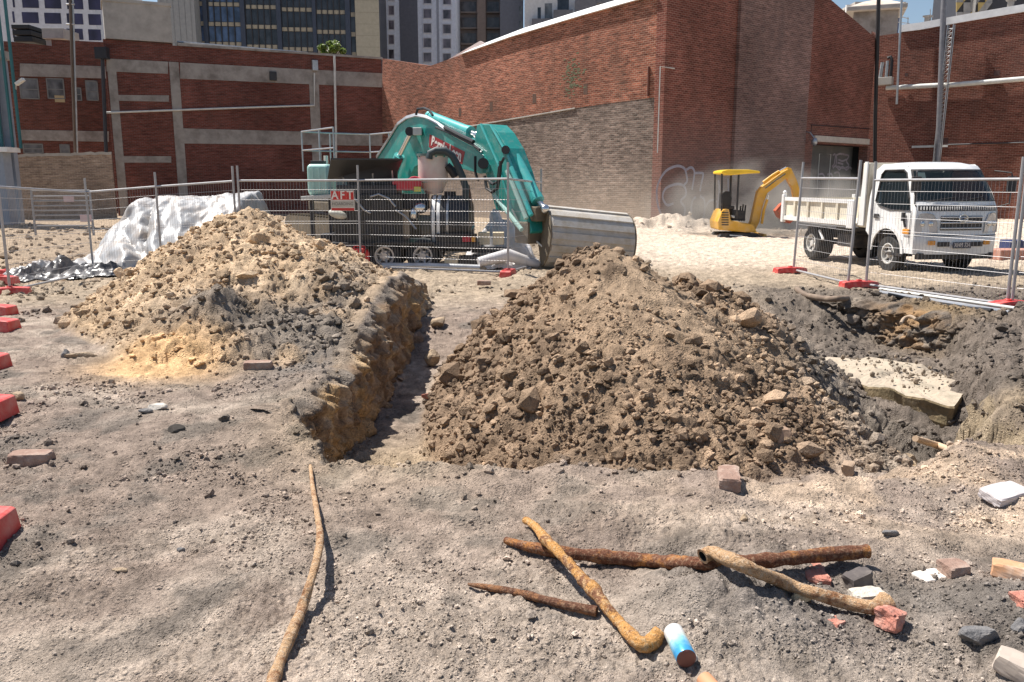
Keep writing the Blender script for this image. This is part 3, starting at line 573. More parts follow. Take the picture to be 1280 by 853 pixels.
for u, v, s_ in ((1246, 92, .13), (1133, 94, .08), (1180, 178, .2)):
    x, z = FW.pix(u, v); MB().box(x - s_, x + s_, -.004, .01, z - s_, z + s_).build('patched_hole', M_plain('patch2', (.09, .05, .045), .9), bR)
def onwall(F, name, label, cat, pts, r, mat, off, n=10, group=None):
    w = [F.w(*((F.pix(u, v, off)[0]), off, F.pix(u, v, off)[1])) for u, v in pts]; m = MB(); m.tube(w, r, n)
    o = m.build(name, mat, smooth=True, origin=w[0]); return tag(o, label, cat, group)
onwall(FW, 'wall_pipe', 'thick white pipe running sideways across the right hand brick wall', 'pipe', [(1108, 110.6), (1180, 107), (1183, 107.5), (1295, 98)], .125, PIPEW, -.2)
onwall(FW, 'drop_pipe', 'thin pale pipe hanging in front of the right brick wall, ending above the ground', 'pipe', [(1128, -20), (1121, 131)], .06, GALV, -.4)
onwall(FW, 'steel_post', 'thick grey steel post standing against the right brick wall beside the lattice mast', 'post', [(1181, -25), (1172, 206), (1168, 262)], .14, M_plain('post_grey', (.22, .22, .24), .55, .3, dirt=(.36, .34, .32)), -.55)
onwall(FR, 'black_downpipe', 'black drainpipe in the corner between the gable and the right brick wall', 'pipe', [(1099, -25), (1094, 150), (1093, 268)], .10, BLACK, -.1)
lm = thing('lattice_mast', 'narrow galvanised lattice mast standing against the right brick wall', 'mast', FW.w(FW.pix(1170, 200, -.5)[0], -.5, 0), FW.ang)
zt = FW.pix(1170, 34, -.5)[1]
m = MB(); [m.cyl((sx, sy, 0), (sx + .12, sy, zt), .028, n=6) for sx in (-.14, .14) for sy in (-.12, .12)]; m.build('upright', GALV, lm)
m = MB(); nn = int(zt / .22)
for k in range(nn):
    z = k * .22; d = .12 * z / zt
    m.tube([(-.14 + d, -.12, z), (.14 + d, -.12, z + .22)], .014, 4); m.tube([(-.14 + d, -.12, z + .22), (.14 + d, -.12, z + .22)], .014, 4)
m.build('lacing', GALV, lm)
fb = FR.w(FR.pix(1106, 95, -.3)[0], -.3, 0)
eb = thing('meter_box', 'grey meter box with ducts high in the corner of the brick walls', 'utility box', FW.w(FW.pix(1106, 104, -.3)[0], -.3, FW.pix(1106, 107, -.3)[1]), FW.ang)
MB().box(-.40, .40, -.15, .2, 0, .40).build('box_body', CONC_L, eb, bevel=.02)
m = MB(); m.cyl((-.26, 0, .4), (-.2, 0, 1.2), .1); m.build('duct', GALV, eb, smooth=True)
m = MB(); m.cyl((.06, 0, .4), (.06, 0, 1.25), .09); m.build('duct', GALV, eb, smooth=True)
m = MB(); m.tube([(.28, 0, .4), (.28, 0, 1.25), (.2, 0, 1.45), (.05, 0, 1.4)], .09, 8); m.build('duct', BLACK, eb, smooth=True)
# --- cupola behind
cu = P(1092, 40, 56); k = 56 / FPX
ch = thing('roof_turret', 'square concrete roof turret with rust stained pyramid cap behind the gable', 'turret', (cu.x, 56, 0), R(-20))
zc = lambda v: P(1092, v, 56).z
MB().box(-1.3, 1.3, -1.3, 1.3, 6, zc(19)).build('turret_wall', CONC, ch); MB().box(-1.75, 1.75, -1.75, 1.75, zc(19), zc(13)).build('eave', CONC_L, ch, bevel=.05)
z0, z1 = zc(12.9), zc(0); MB().add([(-1.6, -1.6, z0), (1.6, -1.6, z0), (1.6, 1.6, z0), (-1.6, 1.6, z0), (-.8, -.8, z1 - .25), (.8, -.8, z1 - .25), (.8, .8, z1 - .25), (-.8, .8, z1 - .25), (0, 0, z1)],
   [(0, 1, 5, 4), (1, 2, 6, 5), (2, 3, 7, 6), (3, 0, 4, 7), (4, 5, 8), (5, 6, 8), (6, 7, 8), (7, 4, 8)]).build('cap', M_plain('rusty_cap', (.62, .52, .44), .8, dirt=(.42, .22, .12), dscale=.8, damt=.8), ch)
m = MB(); rl = [P(u, v, 58) for u, v in ((1108, 2), (1118, 2), (1118, 34))]
for u in (1108, 1117, 1126, 1135): m.tube([P(u, 38, 58), P(u, 22 if u > 1117 else 8, 58)], .03, 4)
m.tube([P(1106, 8, 58), P(1119, 9, 58)], .03, 4); m.tube([P(1119, 20, 58), P(1136, 24, 58)], .03, 4); m.tube([P(1119, 28, 58), P(1136, 30, 58)], .025, 4)
tag(m.build('roof_railing', GALV, origin=P(1117, 38, 58)), 'thin steel roof railing beside the rust capped turret', 'railing')
m = MB(); m.tube([P(u, v, 57) for u, v in ((1126, 41), (1128, 34), (1136, 31), (1146, 33), (1151, 38))], .06, 6); m.tube([P(1163, 36, 57), P(1163, 12, 57)], .03, 4)
tag(m.build('roof_hoop', GALV, origin=P(1126, 41, 57)), 'small curved roof hoop and aerial above the white coping', 'aerial')
# --- left hand building
FB0 = P(478, 228, 53.6); FB1 = P(222, 228, 48.3)
FA = Frame((FB1.x, FB1.y), math.atan2(FB0.y - FB1.y, FB0.x - FB1.x))
bL = thing('brick_factory', 'long shaded red brick factory wall with grey concrete bands and a concrete parapet block', 'building', (FB1.x, FB1.y, 0), FA.ang)
tp = fpoly(FA, [(222, 58), (478, 75)]); xl = FA.pix(133, 100)[0]; x222 = FA.pix(219, 100)[0]
xr = FA.pix(478, 120)[0]; x0 = FA.pix(222, 100)[0]
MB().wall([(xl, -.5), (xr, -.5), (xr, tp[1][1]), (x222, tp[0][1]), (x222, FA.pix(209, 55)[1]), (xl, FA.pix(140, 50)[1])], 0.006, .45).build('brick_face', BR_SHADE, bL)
zz0, zz1 = FA.pix(209, 54)[1], FA.pix(209, 9)[1]; xc = FA.pix(130, 30)[0]
MB().box(xc, x222, -.12, 2.5, zz0, zz1).box(xc - .06, x222 + .06, -.18, 2.55, zz1, zz1 + .16).build('parapet_block', CONC_L, bL)
def band(pts, y, name='concrete_band'): return MB().wall(fpoly(FA, pts), y, .004).build(name, CONC, bL)
band([(225, 79), (478, 92.5), (478, 110), (225, 99)], -.03); band([(133, 74), (210, 78), (210, 93), (133, 90)], -.03)
band([(143, 119.5), (211, 120), (211, 128), (143, 126.5)], -.03); band([(224, 161), (478, 168), (478, 183), (224, 180)], -.03)
band([(147, 196), (214, 196), (214, 204), (147, 204)], -.03)
def vband(u0, u1, v0, v1, dx=0, y=-.055):
    a = FA.pix(u0, v0); b = FA.pix(u1, v0); zb = FA.pix(u0, v1)[1]; return MB().box(a[0], b[0], y, .004, max(zb, -.5), a[1]).build('concrete_pier', CONC, bL)
vband(211, 223, 78, 300); vband(133, 144, 74, 300); vband(386, 398, 100, 300)
cp = fpoly(FA, [(222, 58), (478, 75)]); MB().wall([cp[0], cp[1], (cp[1][0], cp[1][1] + .12), (cp[0][0], cp[0][1] + .12)], -.08, .5).build('coping', CONC, bL)
rr = fpoly(FA, [(222, 52), (386, 66)]); m = MB(); m.tube([(rr[0][0], .3, rr[0][1]), (rr[1][0], .3, rr[1][1])], .06, 6)
for t in range(9):
    x = rr[0][0] + (rr[1][0] - rr[0][0]) * t / 8; z = rr[0][1] + (rr[1][1] - rr[0][1]) * t / 8; m.tube([(x, .3, z), (x, .3, z - .4)], .03, 4)
m.build('roof_rail', GALV, bL)
x, z = FA.pix(393, 84); MB().box(x - .17, x + .17, -.25, 0.0, z - .25, z + .35).build('junction_box', GALV, bL, bevel=.02)
x, z = FA.pix(341, 96); MB().box(x - .2, x + .2, -.15, 0.0, z - .25, z + .25).build('vent', DKMET, bL, bevel=.02)
w = [FA.w(*(FA.pix(u, v, -.12)[0], -.12, FA.pix(u, v, -.12)[1])) for u, v in ((393, 92), (393, 132.5), (300, 135.5), (133, 141.5))]
tag(MB().tube(w, .055, 8).build('wall_conduit', PIPEW, origin=w[0]), 'pale conduit running along the shaded factory wall and up to a grey box', 'conduit')
w = [FA.w(*(FA.pix(u, v, -.35)[0], -.35, FA.pix(u, v, -.35)[1])) for u, v in ((418, 70), (420, 170), (420, 262))]
tag(MB().tube(w, .07, 8).build('standpipe', PIPEW, origin=w[-1]), 'thin pale standpipe in front of the shaded factory wall under the small tree', 'pipe')
w = [FA.w(*(FA.pix(u, v, -.25)[0], -.25, FA.pix(u, v, -.25)[1])) for u, v in ((128, 72), (133, 200), (136, 250))]
o = MB(); o.tube(w, .10, 8); hd = w[0]; o.box(hd.x - .32, hd.x + .32, hd.y - .2, hd.y + .2, hd.z - .1, hd.z + .5)
tag(o.build('rainwater_pipe', DKMET, origin=w[-1]), 'dark rainwater pipe with hopper on the corner of the brick factory', 'pipe')
# recessed wing with windows
W0 = P(8, 228, 52); W1 = P(137, 228, 54); FWg = Frame((W0.x, W0.y), math.atan2(W1.y - W0.y, W1.x - W0.x))
bW = thing('recessed_wing', 'recessed dark brick wing with four grey windows left of the factory wall', 'building', (W0.x, W0.y, 0), FWg.ang)
q = lambda u, v: FWg.pix(u, v)
MB().wall([(q(4, 100)[0], -.5), (q(140, 100)[0], -.5), (q(140, 100)[0], q(140, 54)[1]), (q(64, 50)[0], q(64, 50)[1]), (q(64, 50)[0], q(63, 58)[1]), (q(4, 50)[0], q(4, 52)[1])], .004, .4).build('brick_face', M_brick('brick_wing', (.19, .065, .045), (.13, .045, .03), (.15, .10, .09), stain=(.07, .045, .04), stain_amt=.4), bW)
for pts in ([(25, 80), (136, 84), (136, 99), (25, 96)], [(25, 163), (136, 165), (136, 178), (25, 176)]): MB().wall([q(*p) for p in pts], -.04, .004).build('concrete_band', CONC, bW)
for (u0, u1, v0, v1) in ((23, 50, 98, 125), (57, 82, 98, 125), (94, 103, 110, 127), (106, 124, 101, 127), (28, 55, 180, 193), (74, 88, 181, 193)):
    a = q(u0, v0); b = q(u1, v1); f = MB(); t_ = .07
    f.box(a[0], b[0], -.03, .004, b[1], b[1] + t_).box(a[0], b[0], -.03, .004, a[1] - t_, a[1]).box(a[0], a[0] + t_, -.03, .004, b[1], a[1]).box(b[0] - t_, b[0], -.03, .004, b[1], a[1])
    mz = b[1] + (a[1] - b[1]) * .45; f.box(a[0], b[0], -.028, .004, mz, mz + .05); fo = f.build('window', M_plain('frame_%d' % u0, (.20, .20, .19), .6), bW)
    MB().box(a[0] + t_, b[0] - t_, -.014, .002, b[1], a[1]).build('pane', WIN_G, fo)
x, z = q(66, 122); x2, _ = q(83, 122); MB().box(x + .1, x2 - .1, -.02, -.015, z - .3, z + .1).build('lit_blind', M_plain('blind', (.48, .38, .22), .8), bW)
pl = thing('service_mast', 'tall thin twin mast with short cross arms before the recessed wing', 'mast', P(93, 228, 49))
f_ = lambda u, v: P(u, v, 49)
MB().tube([f_(87, -30), f_(91, 100), f_(96, 238)], .09, 6).build('pole', M_plain('mast_brown', (.16, .12, .09), .7), pl, world=True); MB().tube([f_(90, -30), f_(94, 100), f_(98, 238)], .05, 6).build('pole', GALV, pl, world=True)
for v in (6, 31): MB().tube([f_(83, v), f_(93, v)], .06, 6).build('cross_arm', GALV, pl, world=True)
# low dusty wall
V0 = P(14, 228, 42); V1 = P(140, 228, 43.5); FV = Frame((V0.x, V0.y), math.atan2(V1.y - V0.y, V1.x - V0.x))
bV = thing('low_brick_wall', 'low dusty brown brick wall with ragged top under the recessed wing', 'wall', (V0.x, V0.y, 0), FV.ang)
g = np.random.default_rng(3); us = np.linspace(13, 139, 26); tpv = [FV.pix(u, 197 - (u - 14) * .03 + g.uniform(-.8, .8)) for u in us]
MB().wall([(tpv[0][0], -.8), (tpv[-1][0], -.8)] + tpv[::-1], 0, .3).build('brick_face', BR_LOW, bV)
MB().wall([(p[0], p[1] - .02) for p in tpv] + [(p[0], p[1] + .12) for p in tpv[::-1]], -.05, .32).build('coping', CONC_L, bV)
# dark glass building sliver and its pier, far left
dg = thing('glass_fronted_building', 'dark blue glass building with grey pier at the left edge of the site', 'building', P(0, 228, 38))
a = P(-60, 228, 38); b = P(6, 228, 38)
MB().box(a.x - 4, b.x, 38, 38.35, P(0, 187, 38).z, 15).build('glass_front', M_window('blue_glass', (.02, .035, .07), .12), dg, world=True)
c = P(8, 228, 38.2); d = P(21, 228, 38.2); z1 = P(12, 74, 38).z
MB().box(c.x + .12, d.x, 38.2, 38.5, -.5, z1).build('pier', M_plain('pier_grey', (.28, .31, .36), .7), dg, world=True); MB().box(c.x - .05, d.x + .12, 38.0, 38.6, z1, z1 + .35).build('pier_cap', CONC, dg, world=True)
MB().box(a.x - 4, P(17, 185, 37.5).x, 37.0, 38.0 - .01, P(0, 191, 37.5).z, P(0, 185, 37.5).z).build('ledge', WHITE, dg, world=True)
MB().box(a.x - 4, P(14, 228, 37.7).x, 37.3, 37.9, -.5, P(0, 191.3, 37.6).z).build('plinth', M_plain('plinth', (.30, .34, .40), .7), dg, world=True)
m = MB(); [m.box(P(u, 0, 37.9).x, P(u, 0, 37.9).x + .09, 37.88, 37.99, P(0, 187, 38).z + .02, 15) for u in (-20, -6, 4)]; m.build('mullion', M_plain('teal_frame', (.03, .14, .15), .4), dg, world=True)
fl = thing('floodlight', 'small pale floodlight on a bent arm above the low brick wall', 'lamp', P(22, 112, 38))
MB().tube([P(20, 112, 37.9), P(20, 106, 37.6), P(23, 104, 37.4)], .04, 6).build('arm', GALV, fl, world=True); c = P(25, 103, 37.3); MB().cbox(c, (.42, .2, .14), Matrix.Rotation(R(-32), 3, 'Y')).build('lamp_head', PIPEW, fl, world=True, bevel=.02)
# ---- rooftop units
m = thing('rooftop_cooler', 'stack of black rooftop coolers on the recessed wing', 'air conditioner', P(27, 52, 54))
for v0, v1, dx in ((53, 46, 0), (44.5, 38, -1.5), (36.5, 31, -3)): a = P(17 + dx, v0, 54); b = P(38 + dx + (v0 - 31) * .1, v1, 54); MB().box(a.x, b.x, 54, 56, a.z, b.z).build('cooler_unit', BLACK, m, world=True, bevel=.04)
a = P(53, 50, 54); b = P(78, 35.5, 54)
rb = thing('plant_room', 'small pale rooftop plant box on the recessed wing', 'rooftop box', (a.x, 54, a.z))
MB().box(a.x, b.x, 54, 56, P(0, 49, 54).z, b.z).build('casing', CONC_L, rb, world=True, bevel=.03); a = P(56, 58, 54); b = P(63, 49, 54); MB().box(a.x, b.x, 54.2, 55, a.z, b.z).build('foot', CONC_L, rb, world=True)
# ------------------------------------------------------------------ towers far behind
def tower(name, label, Y, u0, u1, mat, ang=0, depth=14, ztop=None, cat='tower'):
    a = P(u0, 228, Y); F = Frame((a.x, a.y), ang); t = thing(name, label, cat, (a.x, a.y, 0), ang); x1 = F.pix(u1, 100)[0]
    MB().box(0, x1, .003, depth, 0, ztop or P(0, -90, Y).z).build('wall', mat, t); return F, t, x1
shared = {}
def window(t, F, u0, u1, v0, v1, mat, fr=None, y=0.0, sill=True, name='window', deep=.0, th=.08):
    a = F.pix(u0, v0); b = F.pix(u1, v1); key = (t.name, name, u0, round(b[1] - a[1], 3)); x0, x1, z0, z1 = a[0], b[0], b[1], a[1]
    m = MB(); m.box(x0, x1, y - .02, .0015, z0, z1)
    f = m.build(name, mat, t)
    if fr:
        m = MB(); m.box(x0 - th, x1 + th, y - .06, 0, z1, z1 + th).box(x0 - th, x1 + th, y - .10, 0, z0 - th, z0).box(x0 - th, x0, y - .06, 0, z0, z1).box(x1, x1 + th, y - .06, 0, z0, z1); m.build('frame', fr, f)
    return f
PKW = M_plain('carpark_white', (.62, .64, .70), .7); NAVY = M_window('opening_navy', (.03, .03, .075), .5, (.4, 1.5), .5)
F, t, x1 = tower('carpark_block', 'white gridded block with square dark blue openings above the recessed wing', 90, 14, 126, PKW, R(6), 16)
for (u0, u1) in ((0, 19), (27, 49), (55, 77), (83, 104.5), (110, 127)):
    for r_ in range(-3, 4):
        v = 15 + r_ * 19 + (u0 * .03); window(t, F, u0 + 0 if u0 else 15, u1, v, v + 12.5 + 1.5, NAVY, y=.0)
LG = M_plain('cladding_grey', (.33, .34, .34), .6); CR = M_plain('cladding_cream', (.44, .41, .32), .75)
F, t, x1 = tower('clad_office_block', 'pale grey ribbed office end wall behind the concrete parapet', 84, 214, 249, LG, R(4), 12)
m = MB(); [m.box(x, x + .03, -.03, .0, 8, P(0, -90, 84).z) for x in np.arange(0.3, x1, .55)]; m.build('rib', M_plain('rib', (.27, .28, .28), .6), t)
F, t, x1 = tower('office_tower', 'dark glass office tower with cream spandrel panels and a cream end wall', 86, 247.5, 474, M_plain('off_dark', (.05, .055, .07), .5), R(5), 16)
SP = M_plain('spandrel', (.42, .38, .29), .7); bays = [(249, 256), (261, 302), (307.5, 347), (352.5, 391.5), (396, 432.5), (438.5, 445)]
for bi, (u0, u1) in enumerate(bays):
    for r_ in range(-3, 3):
        dv = (u0 - 247) * .072; v = 2.5 + r_ * 24.8 + dv
        a = F.pix(u0, v); b = F.pix(u1, v + 5.4)
        MB().box(a[0], b[0], -.06, .002, b[1], a[1]).build('spandrel', SP, t)
        window(t, F, u0, u1, v + 5.6, v + 24.6, WIN_B if bi < 2 else WIN_D, y=0)
    nb = max(1, round((u1 - u0) / 8)); m = MB()
    for k in range(nb + 1):
        x = F.pix(u0 + (u1 - u0) * k / nb, 40)[0]; m.box(x - .05, x + .05, -.14, -.0, 5, P(0, -80, 86).z)
    m.build('mullion', DKMET, t)
for u0, u1 in ((256, 261), (302, 307.5), (347, 352.5), (391.5, 396), (432.5, 438.5)):
    MB().box(F.pix(u0, 40)[0], F.pix(u1, 40)[0], -.3, .002, 5, P(0, -80, 86).z).build('fin', M_plain('fin_navy', (.05, .065, .10), .5), t)
MB().box(F.pix(445, 40)[0], F.pix(474.5, 40)[0], -.32, .002, 5, P(0, -80, 86).z).build('end_wall', CR, t)
m = MB(); [m.box(F.pix(445, 40)[0], F.pix(474.5, 40)[0], -.325, -.32, z, z + .03) for z in np.arange(12, 40, 1.1)]; m.build('joint', M_plain('joint', (.3, .28, .22), .8), t)
F, t, x1 = tower('apartment_tower', 'white apartment tower with a grey stripe and small square windows', 104, 474, 571, M_plain('apt_white', (.62, .66, .76), .7), R(0), 14)
MB().box(F.pix(500, 40)[0], F.pix(522.5, 40)[0], -.05, .002, 5, P(0, -80, 104).z).build('grey_stripe', M_plain('stripe_grey', (.12, .125, .155), .8), t)
MB().box(F.pix(546, 40)[0], F.pix(549, 40)[0], -.02, .002, 5, P(0, -80, 104).z).build('joint', M_plain('apt_joint', (.30, .32, .38), .8), t)
FRM = M_plain('win_frame', (.5, .5, .55), .6)
for u0, u1 in ((486, 492.5), (529.5, 539), (554, 563.5)):
    for r_ in range(-3, 5):
        v = 12.3 + r_ * 18.2 + (1 if u0 > 550 else 0) - (4 if u0 < 500 else 0); window(t, F, u0, u1, v, v + 11, M_window('apt_win', (.08, .07, .085), .2, (.5, 2.4), .9) if 'apt_win' not in bpy.data.materials else bpy.data.materials['apt_win'], FRM, th=.09)
for r_ in range(-3, 4):
    v = 12 + r_ * 24.8 - 6; window(t, F, 474.5, 481.5, v, v + 17, WIN_B); a = F.pix(474.5, v + 17.5); b = F.pix(481.5, v + 23); MB().box(a[0], b[0], -.02, .002, b[1], a[1]).build('spandrel', SP, t)
BZ = M_plain('bronze', (.13, .10, .09), .4, .2)
F, t, x1 = tower('bronze_tower', 'brown glass tower with a pale column behind the white apartment tower', 112, 570, 627, BZ, R(0), 14)
for r_ in range(-3, 4):
    for u0, u1 in ((572, 595), (609, 624)): v = 3 + r_ * 19.6; window(t, F, u0, u1, v, v + 12.5, M_window('bronze_glass', (.07, .06, .06), .1) if 'bronze_glass' not in bpy.data.materials else bpy.data.materials['bronze_glass'])
MB().box(F.pix(597, 40)[0], F.pix(607.5, 40)[0], -1.0, .002, 5, P(0, -80, 112).z).build('column', M_plain('col_tan', (.26, .20, .17), .6), t)
for r_ in range(-1, 4): a = F.pix(571, 16 + r_ * 19.6); b = F.pix(626, 18 + r_ * 19.6); MB().box(a[0], b[0], -.5, .002, b[1], a[1]).build('ledge', M_plain('bronze_ledge', (.2, .16, .14), .5) if 'bronze_ledge' not in bpy.data.materials else bpy.data.materials['bronze_ledge'], t)
F, t, x1 = tower('slate_tower', 'plain slate grey tower between the bronze tower and the white balconies', 108, 625.5, 654, M_plain('slate', (.13, .135, .165), .7), R(0), 12)
for r_ in range(4): window(t, F, 649, 653, -30 + r_ * 19, -17 + r_ * 19, WIN_G)
F, t, x1 = tower('balcony_block', 'white apartment block with stepped grey balconies above the sloping roof', 100, 655, 800, M_plain('balcony_white', (.66, .66, .66), .7), R(-3), 12)
DGLS = WIN_D
for (u0, u1, v0, v1) in ((672, 676, 10, 29), (681, 690, 5, 26), (697, 711, -10, 13), (719, 722, -8, 14), (730, 742, -24, 3), (746, 752, -10, 6), (760, 775, -30, -4)): window(t, F, u0, u1, v0, v1, DGLS if u0 != 681 else bpy.data.materials['window_grey'])
GB = M_plain('balcony_grey', (.15, .155, .18), .7)
for (u0, u1, v0, v1) in ((665, 691, 24, 38), (692, 716, 13, 26), (719, 746, 0, 15), (746, 772, -14, 4)):
    a = F.pix(u0, v0, -1.2); b = F.pix(u1, v1, -1.2); MB().box(a[0], b[0], -1.2, .002, b[1], a[1]).build('balcony', GB, t)
F, t, x1 = tower('striped_tower', 'blue grey tower with white vertical stripes behind the roof turret', 120, 1055, 1118, M_plain('striped_blue', (.10, .12, .2), .5), R(0), 10, ztop=P(0, 7, 120).z)
for u in range(1057, 1118, 8): a = F.pix(u, 8); b = F.pix(u + 4, 60); MB().box(a[0], b[0], -.3, .002, 5, P(0, 7.2, 120).z).build('stripe', WHITE, t)
MB().box(-.5, x1 + .5, -.5, 10.2, P(0, 7.1, 120).z, P(0, 4, 120).z).build('parapet', CONC_L, t)
F, t, x1 = tower('patterned_tower', 'dark tower with grey and yellow angled panels above the right wall', 90, 1190, 1300, M_plain('pat_dark', (.04, .04, .05), .5), R(-6), 10)
PY = M_plain('panel_yellow', (.45, .34, .13), .6); PGm = M_plain('panel_grey', (.30, .30, .30), .6)
for i, u in enumerate(range(1195, 1240, 9)):
    for j, v in enumerate((-32, -20, -8, 4, 16)):
        A = [F.pix(*p) for p in ((u, v), (u + 9, v), (u, v + 12))]; B = [F.pix(*p) for p in ((u + 9, v + .2), (u + 9, v + 12), (u + .2, v + 12))]
        MB().wall(A, -.1 - .004 * j, .0015).build('panel', PY if (i + j) % 3 == 0 else PGm, t); MB().wall(B, -.05 - .004 * i, .0015).build('panel', DKMET if (i + j) % 2 else PGm, t)
MB().box(F.pix(1216, 0)[0], F.pix(1219, 0)[0], -.3, .002, 5, 30).build('fin', PIPEW, t)
# small tree behind the factory wall
def leafy_tree(loc, u0, u1, v0, v1, Y, label, n=2600):
    t = thing('roof_tree', label, 'tree', (loc[0], loc[1], 0)); c = P((u0 + u1) / 2, (v0 + v1) / 2, Y); rx = (P(u1, v0, Y).x - P(u0, v0, Y).x) / 2; rz = (P(u0, v0, Y).z - P(u0, v1, Y).z) / 2
    MB().tube([(loc[0], loc[1], 6), (loc[0] + .1, loc[1], c.z - rz), (c.x, Y, c.z)], [.13, .1, .04], 7).build('trunk', M_plain('bark', (.12, .09, .06), .9), t, world=True)
    m = MB(); g = np.random.default_rng(9)
    for k in range(16): q = (c.x + g.uniform(-.8, .8) * rx, Y + g.uniform(-.8, .8) * rx, c.z + g.uniform(-.7, .8) * rz); m.tube([(c.x, Y, c.z - rz), q], [.03, .01], 4)
    m.build('limb', bpy.data.materials['bark'], t, world=True)
    m = MB(); cl = [(g.normal(0, .45), g.normal(0, .45), g.uniform(-.9, .75), g.uniform(.22, .4)) for _ in range(15)]
    for k in range(n):
        a = cl[k % 15]; d = g.normal(size=3); d /= np.linalg.norm(d); s_ = a[3] * g.uniform(.4, 1) ** .5
        p = Vector((c.x + (a[0] * (1 - .45 * max(0, a[2])) + d[0] * s_) * rx, Y + (a[1] + d[1] * s_) * rx, c.z + (a[2] + d[2] * s_) * rz)); e1 = Vector(g.normal(size=3)).normalized() * .10; e2 = e1.orthogonal().normalized() * .055
        m.add([p - e1, p + e2, p + e1, p - e2], [(0, 1, 2, 3)])
    lf, tt, b, ns, ls = nodes_of('leaf'); b.inputs['Roughness'].default_value = .5
    gi = ns.new('ShaderNodeNewGeometry'); v = ramp(ns, ls, gi.outputs['Random Per Island'], 0, 1, (.10, .16, .03), (.24, .32, .07)); ls.new(v, b.inputs['Base Color'])
    tr = ns.new('ShaderNodeBsdfTranslucent'); ls.new(v, tr.inputs[0]); mx = ns.new('ShaderNodeMixShader'); mx.inputs[0].default_value = .35; ls.new(b.outputs[0], mx.inputs[1]); ls.new(tr.outputs[0], mx.inputs[2]); ls.new(mx.outputs[0], ns['Material Output'].inputs[0])
    m.build('crown', lf, t, world=True)
pt = P(414, 70, 56); leafy_tree((pt.x, 56), 399, 433, 49, 76, 56, 'small bright green tree rising behind the coping of the shaded factory wall')
# ------------------------------------------------------------------ temporary fences
FENCE = M_plain('fence_steel', (.44, .43, .43), .5, .4, dirt=(.30, .26, .24), dscale=8, damt=.4)
RED = M_plain('red_plastic', (.62, .045, .04), .5, dirt=(.60, .36, .30), dscale=7, damt=.55)
def fence_panel(p0, p1, label, lean=0.0, group='mesh fence panels', hgt=2.1):
    p0 = Vector(p0); p1 = Vector(p1); d = p1 - p0; L = math.hypot(d.x, d.y); F = thing('mesh_fence', label, 'fence', p0, math.atan2(d.y, d.x), group)
    dz = d.z; off = lambda x, z: (x, lean * z, z + dz * x / L)
    for x in (0, L): MB().tube([off(x, 0), off(x, hgt)], .0235, 8).build('post', FENCE, F, smooth=True)
    MB().tube([off(0, hgt - .3), off(L, hgt - .3)], .021, 8).build('top_rail', FENCE, F, smooth=True)
    MB().tube([off(0, .07), off(L, .07)], .021, 8).build('bottom_rail', FENCE, F, smooth=True)
    m = MB(); n = int(L / .062)
    for k in range(1, n):
        x = L * k / n; a, b = off(x, .08), off(x, hgt - .31); w = .0021
        m.add([(a[0] - w, a[1], a[2]), (a[0], a[1] - w, a[2]), (a[0] + w, a[1], a[2]), (a[0], a[1] + w, a[2]), (b[0] - w, b[1], b[2]), (b[0], b[1] - w, b[2]), (b[0] + w, b[1], b[2]), (b[0], b[1] + w, b[2])], [(0, 1, 5, 4), (1, 2, 6, 5), (2, 3, 7, 6), (3, 0, 4, 7)])
    zs = [.28, .50, .72, .94, .99, 1.2, 1.42, 1.62]
    for z in zs: m.tube([off(0, z), off(L, z)], .0032, 4, cap=False)
    m.build('mesh_infill', FENCE, F); return F
def gp(u, Y, dz=0):
    p = P(u, 300, Y); return (p.x, Y, H(p.x, Y) + dz)
FP = [(5, 14.0), (113, 18.1), (200, 17.7), (296, 17.0), (302, 16.95), (450, 16.9), (635, 15.6), (676, 18.2)]
lb = ['fence panel at the far left in front of the slatted gate', 'fence panel in front of the silver tarpaulin, nearer its left end', 'fence panel in front of the silver tarpaulin, nearer its right end', None,
      'fence panel between the tarpaulin and the sign, behind the left heap', 'fence panel in front of the black trailer wheels, right of the red sign', 'short seen fence panel turned away beside the excavator bucket']
for i in range(7):
    if lb[i]: fence_panel(gp(*FP[i]), gp(*FP[i + 1]), lb[i])
fence_panel(gp(994, 15.9), gp(1064, 13.9), 'fence panel in front of the tipper truck tray', .03)
fence_panel(gp(1087, 13.9), gp(1268, 11.55), 'fence panel in front of the white truck cab')
fence_panel(gp(1274, 11.5), gp(1440, 10.2), 'fence panel at the right edge beyond the truck cab')
def foot(loc, rz, label, L=.62):
    t = thing('fence_weight', label, 'fence weight', loc, rz, 'red fence feet')
    h = .15; w = .115; m = MB()
    sec = [(-L / 2, 0), (-L / 2 + .012, h * .86), (-L / 2 + .03, h * .92), (-.10, h), (.10, h), (L / 2 - .03, h * .92), (L / 2 - .012, h * .86), (L / 2, 0), (.17, 0), (.15, .055), (.03, .055), (.02, 0), (-.02, 0), (-.03, .055), (-.15, .055), (-.17, 0)]
    m.prism(sec, lambda a, b: (a, -w + b * .12, b), lambda a, b: (a, w - b * .12, b)); m.build('block', RED, t, bevel=.006)
    m = MB(); m.ring((0, 0, h + .008), (0, 0, 1), .045, .026, .03, 14); m.build('post_socket', RED, t)
    return t
FT = [((12, 672), 'largest red fence foot, nearest the camera at the left edge'), ((15, 519), 'red fence foot at the left edge just above the broken brick'), ((9, 457), 'red fence foot at the left edge beside the pale ground, third up from the bottom'),
      ((9, 410), 'red fence foot at the left edge, fourth up from the bottom'), ((9, 390), 'red fence foot at the left edge under the end of the white rail'), ((16, 352), 'red fence foot beside the left end of the crumpled plastic sheet'), ((20, 341), 'small red fence foot, farthest up the left edge')]
